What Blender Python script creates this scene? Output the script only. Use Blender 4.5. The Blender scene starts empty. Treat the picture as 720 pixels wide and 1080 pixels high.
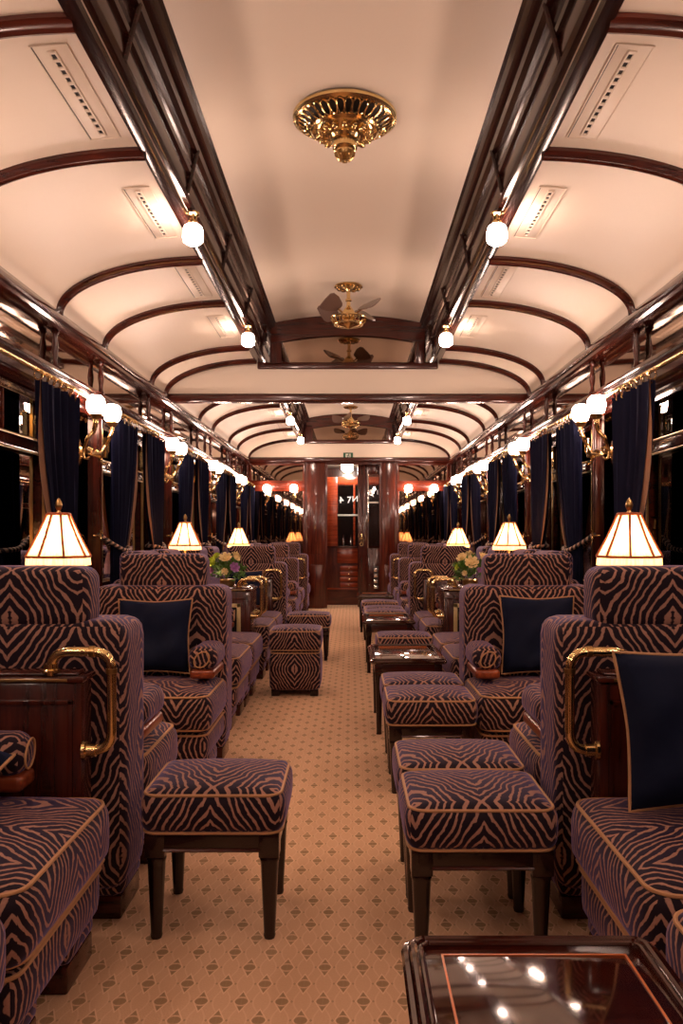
import bpy, bmesh, math, random
from math import sin, cos, pi, sqrt, radians as R
from mathutils import Vector, Matrix

# ------------------------------------------------------------------ camera, world, exposure
SC = bpy.context.scene
COL = SC.collection
H = 0.95                                   # eye height
FPX = 860.0                                # focal length in pixels of the 720 px wide frame
cam_d = bpy.data.cameras.new('camera')
cam = bpy.data.objects.new('camera', cam_d)
COL.objects.link(cam)
cam.location = (0.024, 0.0, H)
cam.rotation_euler = (R(90), 0, 0)
cam_d.sensor_fit = 'HORIZONTAL'
cam_d.sensor_width = 36.0
cam_d.lens = 36.0 * FPX / 720.0
cam_d.shift_x = -10.0 / 720.0
cam_d.shift_y = 26.0 / 720.0
cam_d.clip_start = 0.05
SC.camera = cam

world = bpy.data.worlds.new('night')
SC.world = world
world.use_nodes = True
bg = world.node_tree.nodes['Background']
bg.inputs[0].default_value = (0.010, 0.011, 0.016, 1)
bg.inputs[1].default_value = 0.4

SC.view_settings.view_transform = 'Standard'
SC.view_settings.look = 'None'
SC.view_settings.gamma = 1.0
SC.view_settings.use_curve_mapping = False
SC.view_settings.exposure = 0.13
SC.cycles.use_denoising = True
SC.cycles.max_bounces = 9
SC.cycles.diffuse_bounces = 4
SC.cycles.glossy_bounces = 5
SC.cycles.transmission_bounces = 6
SC.cycles.transparent_max_bounces = 10
SC.cycles.sample_clamp_indirect = 4.0
SC.cycles.caustics_reflective = False
SC.cycles.caustics_refractive = False
GLOBE_E = 76.0                             # sconce globes
BULB_E = 84.0                              # clerestory bulbs
LAMP_W = 6.3                               # table lamp bulb

# ------------------------------------------------------------------ materials
def lin(c):
    f = lambda v: v/12.92 if v <= 0.04045 else ((v+0.055)/1.055)**2.4
    return (f(c[0]), f(c[1]), f(c[2]), 1.0)

def mat(name, col=None, rough=0.5, metal=0.0, spec=0.5, coat=0.0, sheen=0.0, sheen_tint=(1, 1, 1, 1), emit=None, estr=0.0, ior=1.5):
    m = bpy.data.materials.new(name)
    m.use_nodes = True
    b = m.node_tree.nodes['Principled BSDF']
    if col is not None:
        b.inputs['Base Color'].default_value = col if len(col) == 4 else (*col, 1)
    b.inputs['Roughness'].default_value = rough
    b.inputs['Metallic'].default_value = metal
    b.inputs['Specular IOR Level'].default_value = spec
    b.inputs['Coat Weight'].default_value = coat
    b.inputs['Coat Roughness'].default_value = 0.05
    if sheen:
        b.inputs['Sheen Weight'].default_value = sheen
        b.inputs['Sheen Roughness'].default_value = 0.35
        b.inputs['Sheen Tint'].default_value = sheen_tint
    if emit is not None:
        b.inputs['Emission Color'].default_value = (*emit, 1)
        b.inputs['Emission Strength'].default_value = estr
    return m

class NT:
    """tiny node-graph helper"""
    def __init__(s, m):
        s.m = m; s.t = m.node_tree; s.n = s.t.nodes; s.l = s.t.links
        s.b = s.n['Principled BSDF']
    def new(s, typ, **kw):
        nd = s.n.new(typ)
        for k, v in kw.items(): setattr(nd, k, v)
        return nd
    def put(s, sock, v):
        if isinstance(v, (int, float)): sock.default_value = v
        elif isinstance(v, tuple): sock.default_value = v
        else: s.l.new(v, sock)
    def math(s, op, a, b=None, c=None, clamp=False):
        nd = s.new('ShaderNodeMath', operation=op); nd.use_clamp = clamp
        s.put(nd.inputs[0], a)
        if b is not None: s.put(nd.inputs[1], b)
        if c is not None: s.put(nd.inputs[2], c)
        return nd.outputs[0]
    def noise(s, vec, scale, detail=2, rough=0.5, dist=0.0):
        nd = s.new('ShaderNodeTexNoise')
        if vec is not None: s.l.new(vec, nd.inputs['Vector'])
        nd.inputs['Scale'].default_value = scale
        nd.inputs['Detail'].default_value = detail
        nd.inputs['Roughness'].default_value = rough
        nd.inputs['Distortion'].default_value = dist
        return nd.outputs['Fac']
    def mapping(s, vec, scale=(1, 1, 1), rot=(0, 0, 0), loc=(0, 0, 0)):
        nd = s.new('ShaderNodeMapping')
        s.l.new(vec, nd.inputs['Vector'])
        nd.inputs['Scale'].default_value = scale
        nd.inputs['Rotation'].default_value = rot
        nd.inputs['Location'].default_value = loc
        return nd.outputs[0]
    def coord(s, which):
        return s.new('ShaderNodeTexCoord').outputs[which]
    def sep(s, vec):
        nd = s.new('ShaderNodeSeparateXYZ'); s.l.new(vec, nd.inputs[0]); return nd.outputs
    def comb(s, x, y, z=0.0):
        nd = s.new('ShaderNodeCombineXYZ')
        s.put(nd.inputs[0], x); s.put(nd.inputs[1], y); s.put(nd.inputs[2], z)
        return nd.outputs[0]
    def mix(s, fac, a, b):
        nd = s.new('ShaderNodeMix', data_type='RGBA')
        s.put(nd.inputs['Factor'], fac); s.put(nd.inputs['A'], a); s.put(nd.inputs['B'], b)
        return nd.outputs['Result']
    def ramp(s, fac, stops):
        nd = s.new('ShaderNodeValToRGB'); s.l.new(fac, nd.inputs[0])
        cr = nd.color_ramp
        while len(cr.elements) < len(stops): cr.elements.new(0.5)
        for e, (p, c) in zip(cr.elements, stops): e.position = p; e.color = c
        return nd.outputs[0]
    def smooth(s, v, lo, hi):
        nd = s.new('ShaderNodeMapRange', interpolation_type='SMOOTHSTEP')
        s.put(nd.inputs['Value'], v)
        nd.inputs['From Min'].default_value = lo; nd.inputs['From Max'].default_value = hi
        return nd.outputs[0]
    def bump(s, h, strength, dist=0.01):
        nd = s.new('ShaderNodeBump'); s.l.new(h, nd.inputs['Height'])
        nd.inputs['Strength'].default_value = strength; nd.inputs['Distance'].default_value = dist
        s.l.new(nd.outputs[0], s.b.inputs['Normal'])

def wood(name, dark, light, rough=0.22, coat=0.3, axis='Y', scale=1.0, spec=0.4):
    m = mat(name, rough=rough, coat=coat, spec=spec)
    g = NT(m)
    st = {'X': (3, 42, 42), 'Y': (42, 3, 42), 'Z': (42, 42, 3)}[axis]
    v = g.mapping(g.coord('Object'), tuple(k*scale for k in st))
    n = g.noise(v, 1.0, 4, 0.6, 0.6)
    g.l.new(g.ramp(n, [(0.3, dark), (0.72, light)]), g.b.inputs['Base Color'])
    return m

M = {}
MD, ML = lin((0.15, 0.055, 0.038)), lin((0.31, 0.115, 0.07))
M['wood_y'] = wood('mahogany_long', MD, ML, axis='Y', rough=0.14)
M['wood_x'] = wood('mahogany_cross', MD, ML, axis='X')
M['wood_z'] = wood('mahogany_upright', MD, ML, axis='Z')
RD, RL = lin((0.21, 0.07, 0.042)), lin((0.39, 0.15, 0.085))
M['red_z'] = wood('red_mahogany_upright', RD, RL, axis='Z')
M['red_x'] = wood('red_mahogany_cross', RD, RL, axis='X')
M['orange_x'] = wood('orange_mahogany', lin((0.42, 0.14, 0.07)), lin((0.66, 0.28, 0.15)), axis='X')
M['leg'] = wood('dark_mahogany_leg', lin((0.08, 0.03, 0.025)), lin((0.16, 0.06, 0.045)), axis='Z')
M['armwood'] = wood('polished_arm_wood', lin((0.42, 0.17, 0.09)), lin((0.62, 0.30, 0.17)), axis='Y', rough=0.3)
M['beam'] = wood('dark_beam_mahogany', lin((0.08, 0.028, 0.021)), lin((0.19, 0.066, 0.042)), axis='Y', rough=0.17, coat=0.0, spec=0.32)
M['brass'] = mat('polished_brass', lin((0.90, 0.78, 0.55)), 0.17, 1.0)
M['brass_dark'] = mat('aged_brass', lin((0.70, 0.57, 0.37)), 0.28, 1.0)
M['inlay'] = mat('orange_inlay', lin((0.78, 0.42, 0.20)), 0.25, coat=0.6)
M['cream'] = mat('cream_paint_inlay', lin((0.80, 0.70, 0.50)), 0.4)
M['black'] = mat('black_void', (0.006, 0.005, 0.005, 1), 0.8)
M['dark_metal'] = mat('dark_metal', (0.05, 0.04, 0.035, 1), 0.4, 0.6)
M['green'] = mat('exit_green', lin((0.05, 0.36, 0.24)), 0.4)
M['white'] = mat('sign_white', lin((0.92, 0.92, 0.88)), 0.4)
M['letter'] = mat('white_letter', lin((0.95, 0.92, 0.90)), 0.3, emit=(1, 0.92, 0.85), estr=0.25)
M['mirror'] = mat('dim_mirror', lin((0.70, 0.62, 0.56)), 0.035, 1.0)
M['mirror_dark'] = mat('smoky_mirror', lin((0.62, 0.54, 0.48)), 0.02, 1.0)
M['chrome'] = mat('chrome', (0.8, 0.78, 0.75, 1), 0.12, 1.0)

def make_paint():
    m = mat('cream_ceiling_paint', lin((0.93, 0.875, 0.80)), 0.42, spec=0.35)
    g = NT(m)
    n = g.noise(g.coord('Object'), 55.0, 3, 0.6)
    g.bump(n, 0.10, 0.004)
    return m
M['paint'] = make_paint()

def make_zebra():
    m = mat('zebra_cut_velvet', rough=0.75, spec=0.15, sheen=0.55, sheen_tint=lin((0.66, 0.60, 0.86)))
    g = NT(m)
    uv = g.coord('UV')
    u, v, _ = g.sep(uv)
    p = g.math('PINGPONG', u, 0.150)
    q = g.math('PINGPONG', g.math('ADD', v, -0.745), 0.29)
    fold = g.comb(p, q)
    n1 = g.noise(fold, 5.5, 2, 0.5)
    n2 = g.noise(g.mapping(fold, (1, 1, 1), loc=(3.1, 1.7, 0)), 42.0, 2, 0.6)
    n3 = g.noise(uv, 75.0, 2, 0.5)
    n4 = g.noise(fold, 17.0, 2, 0.5)
    swing = g.math('MULTIPLY', g.math('SUBTRACT', 1.0, g.math('COSINE', g.math('MULTIPLY', p, pi/0.150))), 0.050)
    t = g.math('ADD', g.math('MULTIPLY', p, 0.75), g.math('MULTIPLY', q, 0.80))
    t = g.math('ADD', t, swing)
    t = g.math('ADD', t, g.math('MULTIPLY', g.math('SUBTRACT', n1, 0.5), 0.15))
    t = g.math('ADD', t, g.math('MULTIPLY', g.math('SUBTRACT', n4, 0.5), 0.030))
    t = g.math('ADD', t, g.math('MULTIPLY', g.math('SUBTRACT', n2, 0.5), 0.012))
    s = g.math('SINE', g.math('MULTIPLY', t, 2*pi/0.030))
    s = g.math('ADD', s, g.math('MULTIPLY', g.math('SUBTRACT', n3, 0.5), 0.9))
    s = g.math('ADD', s, g.math('MULTIPLY', g.math('SUBTRACT', n2, 0.5), 1.3))
    f = g.smooth(s, 0.34, 0.72)
    base = g.mix(g.noise(uv, 5.0, 2), lin((0.085, 0.052, 0.080)), lin((0.135, 0.09, 0.135)))
    tan = g.mix(g.noise(uv, 220.0, 2), lin((0.56, 0.41, 0.36)), lin((0.69, 0.52, 0.45)))
    g.l.new(g.mix(f, base, tan), g.b.inputs['Base Color'])
    g.l.new(g.math('SUBTRACT', 0.72, g.math('MULTIPLY', f, 0.48)), g.b.inputs['Sheen Weight'])
    g.bump(f, -0.25, 0.003)
    return m
M['zebra'] = make_zebra()
M['piping'] = mat('tan_piping', lin((0.70, 0.52, 0.36)), 0.6)

def make_velvet(name, c, tint, sheen=0.5):
    m = mat(name, rough=0.8, spec=0.1, sheen=sheen, sheen_tint=tint)
    g = NT(m)
    n = g.noise(g.coord('Object'), 9.0, 3, 0.6)
    g.l.new(g.mix(n, tuple(k*0.6 for k in c[:3])+(1,), c), g.b.inputs['Base Color'])
    g.bump(g.noise(g.coord('Object'), 16.0, 2), 0.25, 0.01)
    return m
M['navy'] = make_velvet('navy_velvet', lin((0.085, 0.11, 0.20)), lin((0.35, 0.45, 0.75)), 0.25)
M['curtain'] = make_velvet('navy_curtain_velvet', lin((0.12, 0.13, 0.23)), lin((0.40, 0.45, 0.75)), 0.35)
M['lining'] = mat('tan_curtain_lining', lin((0.62, 0.44, 0.32)), 0.8)

def make_rope():
    m = mat('twisted_rope', rough=0.7)
    g = NT(m)
    u, v, _ = g.sep(g.coord('UV'))
    s = g.math('SINE', g.math('ADD', g.math('MULTIPLY', u, 2*pi/0.030), g.math('MULTIPLY', v, 2*pi)))
    g.l.new(g.mix(g.smooth(s, 0.0, 0.3), lin((0.08, 0.06, 0.09)), lin((0.72, 0.58, 0.50))), g.b.inputs['Base Color'])
    return m
M['rope'] = make_rope()
M['tassel'] = mat('plum_tassel', lin((0.38, 0.27, 0.32)), 0.8, sheen=0.4)

def make_carpet():
    m = mat('lozenge_carpet', rough=0.9, spec=0.1)
    g = NT(m)
    co = g.coord('Object')
    x, y, _ = g.sep(co)
    wob = g.math('MULTIPLY', g.math('SUBTRACT', g.noise(co, 4.0, 2), 0.5), 0.05)
    U = g.math('ADD', g.math('DIVIDE', g.math('ADD', x, 0.075), 0.083), wob)
    V = g.math('ADD', g.math('DIVIDE', g.math('SUBTRACT', y, 1.733), 0.1315), wob)
    def lattice(o):
        a = g.math('ABSOLUTE', g.math('SUBTRACT', g.math('FRACT', g.math('ADD', U, 0.5+o)), 0.5))
        b = g.math('ABSOLUTE', g.math('SUBTRACT', g.math('FRACT', g.math('ADD', V, 0.5+o)), 0.5))
        return a, b
    marks = None; lines = None
    for o in (0.0, 0.5):
        a, b = lattice(o)
        d = g.math('ADD', g.math('DIVIDE', a, 0.185), g.math('DIVIDE', b, 0.275))
        inside = g.math('LESS_THAN', d, 0.92)
        e = g.math('SQRT', g.math('ADD', g.math('POWER', g.math('DIVIDE', a, 0.165), 2.0), g.math('POWER', g.math('DIVIDE', b, 0.098), 2.0)))
        gap = g.math('MULTIPLY', g.math('GREATER_THAN', e, 0.95), g.math('LESS_THAN', b, 0.128))
        mk = g.math('MULTIPLY', inside, g.math('SUBTRACT', 1.0, gap))
        tip = g.math('LESS_THAN', g.math('ADD', g.math('DIVIDE', g.math('ABSOLUTE', g.math('SUBTRACT', a, 0.245)), 0.035), g.math('DIVIDE', b, 0.035)), 1.0)
        mk = g.math('MAXIMUM', mk, g.math('MULTIPLY', tip, 0.7))
        ln = g.math('LESS_THAN', g.math('ABSOLUTE', g.math('SUBTRACT', d, 1.06)), 0.085)
        # ogee ribbons that swing from diamond to diamond
        og = g.math('LESS_THAN', g.math('ABSOLUTE', g.math('SUBTRACT', g.math('ADD', g.math('DIVIDE', a, 0.5), g.math('MULTIPLY', g.math('COSINE', g.math('MULTIPLY', b, 2*pi)), 0.22)), 0.80)), 0.045)
        ln = g.math('MAXIMUM', ln, g.math('MULTIPLY', og, 0.45))
        marks = mk if marks is None else g.math('MAXIMUM', marks, mk)
        lines = ln if lines is None else g.math('MAXIMUM', lines, ln)
    fuzz = g.noise(co, 260.0, 2, 0.6)
    wear = g.noise(co, 3.0, 3, 0.6)
    base = g.mix(wear, lin((0.83, 0.67, 0.54)), lin((0.91, 0.75, 0.61)))
    base = g.mix(g.math('MULTIPLY', fuzz, 0.5), base, lin((0.74, 0.57, 0.44)))
    c = g.mix(g.math('MULTIPLY', lines, 0.55), base, lin((0.95, 0.82, 0.68)))
    c = g.mix(g.math('MULTIPLY', marks, g.math('ADD', 0.45, g.math('MULTIPLY', wear, 0.5))), c, lin((0.52, 0.42, 0.29)))
    g.l.new(c, g.b.inputs['Base Color'])
    g.bump(fuzz, 0.3, 0.004)
    return m
M['carpet'] = make_carpet()

def make_glass(name, boost=1.0, tint=(1, 1, 1, 1)):
    m = bpy.data.materials.new(name); m.use_nodes = True
    t = m.node_tree; t.nodes.clear()
    out = t.nodes.new('ShaderNodeOutputMaterial')
    mx = t.nodes.new('ShaderNodeMixShader')
    tr = t.nodes.new('ShaderNodeBsdfTransparent'); tr.inputs[0].default_value = tint
    gl = t.nodes.new('ShaderNodeBsdfGlossy'); gl.inputs['Roughness'].default_value = 0.015
    fr = t.nodes.new('ShaderNodeFresnel'); fr.inputs[0].default_value = 1.5
    ml = t.nodes.new('ShaderNodeMath'); ml.operation = 'MULTIPLY'; ml.use_clamp = True
    ml.inputs[1].default_value = boost
    t.links.new(fr.outputs[0], ml.inputs[0]); t.links.new(ml.outputs[0], mx.inputs[0])
    t.links.new(tr.outputs[0], mx.inputs[1]); t.links.new(gl.outputs[0], mx.inputs[2])
    t.links.new(mx.outputs[0], out.inputs[0])
    return m
M['glass'] = make_glass('window_glass', 1.0, (0.9, 0.9, 0.9, 1))

def make_shade():
    m = bpy.data.materials.new('pleated_shade_silk'); m.use_nodes = True
    t = m.node_tree; t.nodes.clear()
    out = t.nodes.new('ShaderNodeOutputMaterial')
    mx = t.nodes.new('ShaderNodeMixShader'); mx.inputs[0].default_value = 0.62
    df = t.nodes.new('ShaderNodeBsdfDiffuse'); tl = t.nodes.new('ShaderNodeBsdfTranslucent')
    df.inputs[0].default_value = lin((0.90, 0.78, 0.62)); 
    uvn = t.nodes.new('ShaderNodeTexCoord'); wv = t.nodes.new('ShaderNodeTexNoise')
    mp = t.nodes.new('ShaderNodeMapping'); mp.inputs['Scale'].default_value = (90, 6, 1)
    rp = t.nodes.new('ShaderNodeValToRGB')
    rp.color_ramp.elements[0].position = 0.35; rp.color_ramp.elements[0].color = lin((0.92, 0.72, 0.50))
    rp.color_ramp.elements[1].position = 0.65; rp.color_ramp.elements[1].color = lin((0.98, 0.86, 0.68))
    t.links.new(uvn.outputs['UV'], mp.inputs['Vector']); t.links.new(mp.outputs[0], wv.inputs['Vector'])
    wv.inputs['Scale'].default_value = 1.0
    t.links.new(wv.outputs['Fac'], rp.inputs[0]); t.links.new(rp.outputs[0], tl.inputs[0])
    t.links.new(df.outputs[0], mx.inputs[1]); t.links.new(tl.outputs[0], mx.inputs[2])
    t.links.new(mx.outputs[0], out.inputs[0])
    return m
M['shade'] = make_shade()
M['braid'] = mat('shade_braid', lin((0.62, 0.33, 0.20)), 0.7)
WARM = (1.0, 0.69, 0.56)
M['globe'] = mat('lit_globe_glass', lin((0.95, 0.9, 0.8)), 0.2, emit=WARM, estr=GLOBE_E)
M['bulb'] = mat('lit_bulb_glass', lin((0.95, 0.9, 0.8)), 0.2, emit=WARM, estr=BULB_E)
M['corridor_lamp'] = mat('lit_corridor_lamp', lin((0.95, 0.93, 0.9)), 0.2, emit=(1, 0.88, 0.78), estr=95)
M['leaf'] = mat('leaf_green', lin((0.32, 0.48, 0.17)), 0.5)
M['rose'] = mat('cream_rose', lin((0.93, 0.84, 0.62)), 0.6)
M['lime'] = mat('lime_bloom', lin((0.72, 0.78, 0.22)), 0.6)
M['mauve'] = mat('mauve_bloom', lin((0.66, 0.45, 0.66)), 0.6)
M['porcelain'] = mat('white_porcelain', lin((0.9, 0.88, 0.84)), 0.2)

# ------------------------------------------------------------------ mesh helpers
def link(name, bm, m, parent=None, smooth=True, boxuv=False, loc=None):
    bmesh.ops.recalc_face_normals(bm, faces=bm.faces)
    if boxuv: box_uv(bm)
    me = bpy.data.meshes.new(name)
    bm.to_mesh(me); bm.free()
    if smooth:
        for p in me.polygons: p.use_smooth = True
        try: me.set_sharp_from_angle(angle=R(38))
        except Exception: pass
    mats = m if isinstance(m, (list, tuple)) else [m]
    for k in mats: me.materials.append(k)
    o = bpy.data.objects.new(name, me); COL.objects.link(o)
    if parent is not None: o.parent = parent
    if loc is not None: o.location = loc
    return o

def box_uv(bm):
    uv = bm.loops.layers.uv.verify()
    for f in bm.faces:
        n = f.normal
        a = (abs(n.x), abs(n.y), abs(n.z))
        k = a.index(max(a))
        for l in f.loops:
            c = l.vert.co
            l[uv].uv = (c.y, c.z) if k == 0 else (c.x, c.z) if k == 1 else (c.x, c.y)

def merge(dst, src, mi=0):
    me = bpy.data.meshes.new('tmp'); src.to_mesh(me); src.free()
    n0 = len(dst.faces)
    dst.from_mesh(me); bpy.data.meshes.remove(me)
    dst.faces.ensure_lookup_table()
    if mi:
        for f in dst.faces[n0:]: f.material_index = mi

def box(x0, x1, y0, y1, z0, z1, bev=0.0, seg=2, bm=None):
    b = bmesh.new()
    bmesh.ops.create_cube(b, size=1.0)
    for v in b.verts:
        v.co = Vector(((x0+x1)/2 + v.co.x*(x1-x0), (y0+y1)/2 + v.co.y*(y1-y0), (z0+z1)/2 + v.co.z*(z1-z0)))
    if bev > 0:
        bmesh.ops.bevel(b, geom=list(b.edges), offset=bev, segments=seg, affect='EDGES', profile=0.5)
    if bm is None: return b
    merge(bm, b); return bm

def rbox(x0, x1, y0, y1, z0, z1, r=0.03, dome=0.0, n=14, bulge=0.0):
    """upholstered box: rounded on every edge, crowned on top, swelling sides"""
    b = bmesh.new()
    bmesh.ops.create_cube(b, size=2.0)
    bmesh.ops.subdivide_edges(b, edges=list(b.edges), cuts=n-1, use_grid_fill=True)
    cx, cy, cz = (x0+x1)/2, (y0+y1)/2, (z0+z1)/2
    hx, hy, hz = (x1-x0)/2, (y1-y0)/2, (z1-z0)/2
    r = min(r, hx*.98, hy*.98, hz*.98)
    def rem(t, h):                 # more rows near the rim so that the corner stays round
        s = math.copysign(1-(1-abs(t))**1.9, t); return s*h
    for v in b.verts:
        t = v.co.copy()
        p = Vector((rem(t.x, hx), rem(t.y, hy), rem(t.z, hz)))
        q = Vector((max(-hx+r, min(hx-r, p.x)), max(-hy+r, min(hy-r, p.y)), max(-hz+r, min(hz-r, p.z))))
        d = p-q
        if d.length > 1e-9: p = q + d.normalized()*r if d.length > 1e-9 else p
        ux, uy, uz = p.x/hx, p.y/hy, p.z/hz
        if bulge:
            k = bulge*(1-uz*uz)
            p.x += k*ux*(1-uy**4); p.y += k*uy*(1-ux**4)
        if dome and uz > 0: p.z += dome*uz*max(0, 1-ux*ux)*max(0, 1-uy*uy)
        v.co = p + Vector((cx, cy, cz))
    return b

def tube(pts, rad, seg=8, closed=False, bm=None, caps=True):
    b = bmesh.new() if bm is None else bm
    uv = b.loops.layers.uv.verify()
    P = [Vector(p) for p in pts]; n = len(P)
    rr = rad if callable(rad) else (lambda t: rad)
    tan = []
    for i in range(n):
        a = P[(i-1) % n] if (closed or i > 0) else P[i]
        c = P[(i+1) % n] if (closed or i < n-1) else P[i]
        tan.append((c-a).normalized())
    up = Vector((0, 0, 1)) if abs(tan[0].z) < 0.9 else Vector((1, 0, 0))
    nrm = (up - tan[0]*up.dot(tan[0])).normalized()
    rings = []; L = 0; lens = []
    for i in range(n):
        if i: L += (P[i]-P[i-1]).length
        lens.append(L)
        nrm = (nrm - tan[i]*nrm.dot(tan[i])).normalized()
        bi = tan[i].cross(nrm)
        r = rr(i/max(1, n-1))
        rings.append([b.verts.new(P[i] + (nrm*cos(2*pi*k/seg) + bi*sin(2*pi*k/seg))*r) for k in range(seg)])
    m = n if closed else n-1
    for i in range(m):
        j = (i+1) % n
        for k in range(seg):
            k2 = (k+1) % seg
            f = b.faces.new((rings[i][k], rings[i][k2], rings[j][k2], rings[j][k]))
            us = (lens[i], lens[i], lens[j] if j else L, lens[j] if j else L); vs = (k/seg, (k+1)/seg, (k+1)/seg, k/seg)
            for l, u_, v_ in zip(f.loops, us, vs): l[uv].uv = (u_, v_)
    if caps and not closed:
        b.faces.new(rings[0][::-1]); b.faces.new(rings[-1])
    return b

def lathe(prof, seg=28, bm=None, c=(0, 0, 0), wob=None):
    b = bmesh.new() if bm is None else bm
    rings = []
    for r, z in prof:
        if r < 1e-5: rings.append([b.verts.new((c[0], c[1], c[2]+z))])
        else:
            rings.append([b.verts.new((c[0]+r*(wob(k, z) if wob else 1)*cos(2*pi*k/seg), c[1]+r*(wob(k, z) if wob else 1)*sin(2*pi*k/seg), c[2]+z)) for k in range(seg)])
    for a, d in zip(rings[:-1], rings[1:]):
        for k in range(seg):
            k2 = (k+1) % seg
            if len(a) == 1 and len(d) == 1: continue
            if len(a) == 1: b.faces.new((a[0], d[k], d[k2]))
            elif len(d) == 1: b.faces.new((a[k], a[k2], d[0]))
            else: b.faces.new((a[k], a[k2], d[k2], d[k]))
    return b

def extrude_profile(prof, y0, y1, bm=None, sx=1):
    """closed polygon of (x, z) drawn out along the car"""
    b = bmesh.new() if bm is None else bm
    A = [b.verts.new((sx*x, y0, z)) for x, z in prof]
    B = [b.verts.new((sx*x, y1, z)) for x, z in prof]
    n = len(prof)
    for i in range(n): b.faces.new((A[i], A[(i+1) % n], B[(i+1) % n], B[i]))
    b.faces.new(A); b.faces.new(B[::-1])
    return b

def rrect(x0, x1, y0, y1, r, z, n=6):
    out = []
    for cx, cy, a0 in ((x1-r, y1-r, 0), (x0+r, y1-r, 90), (x0+r, y0+r, 180), (x1-r, y0+r, 270)):
        for i in range(n+1):
            a = R(a0 + 90*i/n); out.append((cx+r*cos(a), cy+r*sin(a), z))
    dense = []
    for i, p in enumerate(out):
        q = out[(i+1) % len(out)]
        k = max(1, int((Vector(q)-Vector(p)).length/0.06))
        for j in range(k): dense.append(tuple(Vector(p).lerp(Vector(q), j/k)))
    return dense

def arc_path(pts, r, n=6):
    """polyline with its corners rounded to radius r"""
    P = [Vector(p) for p in pts]; out = [P[0]]
    for a, b, c in zip(P[:-2], P[1:-1], P[2:]):
        d1, d2 = (a-b).normalized(), (c-b).normalized()
        p1, p2 = b+d1*r, b+d2*r
        for i in range(n+1):
            t = i/n
            out.append(p1*(1-t)**2 + b*2*t*(1-t) + p2*t*t)
    out.append(P[-1]); return out

# ------------------------------------------------------------------ scene-graph helpers
def tag(o, label, cat, group=None, kind=None):
    o['label'] = label; o['category'] = cat
    if group: o['group'] = group
    if kind: o['kind'] = kind
    return o

def empty(name, loc=(0, 0, 0), rz=0.0):
    o = bpy.data.objects.new(name, None); COL.objects.link(o)
    o.empty_display_size = 0.1
    o.location = loc; o.rotation_euler = (0, 0, rz)
    return o

def struct(name, bm, m, smooth=True, **kw):
    o = link(name, bm, m, None, smooth, **kw); o['kind'] = 'structure'; return o

KIDS = {}
def kids(o): return [c for c in o.children]

def copy_tree(o, parent=None):
    c = o.copy(); COL.objects.link(c)
    if parent is not None: c.parent = parent
    for ch in list(o.children): copy_tree(ch, c)
    return c

class Stamp:
    """one built thing; the first placing moves it, later ones copy it and its parts"""
    def __init__(s, root): s.root = root; s.used = False
    def place(s, loc, rz=0.0, label=None, cat=None, group=None, sx=1):
        o = copy_tree(s.root) if s.used else s.root
        s.used = True
        o.location = loc; o.rotation_euler = (0, 0, rz)
        if cat: tag(o, label, cat, group)
        return o

TRIM = [0]
def trim(bm, m, smooth=True):
    TRIM[0] += 1
    return struct('trim_%d' % TRIM[0], bm, m, smooth)

# ================================================================== THE CAR
Y0, Y1 = -1.62, 10.80
WX = 1.365                                   # inner face of the side walls
BULK = 5.97
NAR, WID = 0.69, 1.045
PER = NAR + WID
S0 = 2.025                                   # a narrow pier bay starts here, every PER
posts = []
k = -3
while S0 + k*PER < Y1:
    a = S0 + k*PER
    for q in (a, a+NAR):
        if Y0+0.03 < q < Y1-0.05: posts.append(q)
    k += 1
piers = [(S0+k*PER, S0+k*PER+NAR) for k in range(-2, 5)]
windows = [(S0+NAR+k*PER, S0+PER+k*PER) for k in range(-2, 5)]
def Z(r): return H + r                        # heights measured from eye level

struct('floor', box(-1.42, 1.42, Y0, 12.2, -0.05, 0.0), M['carpet'], smooth=False)

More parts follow.
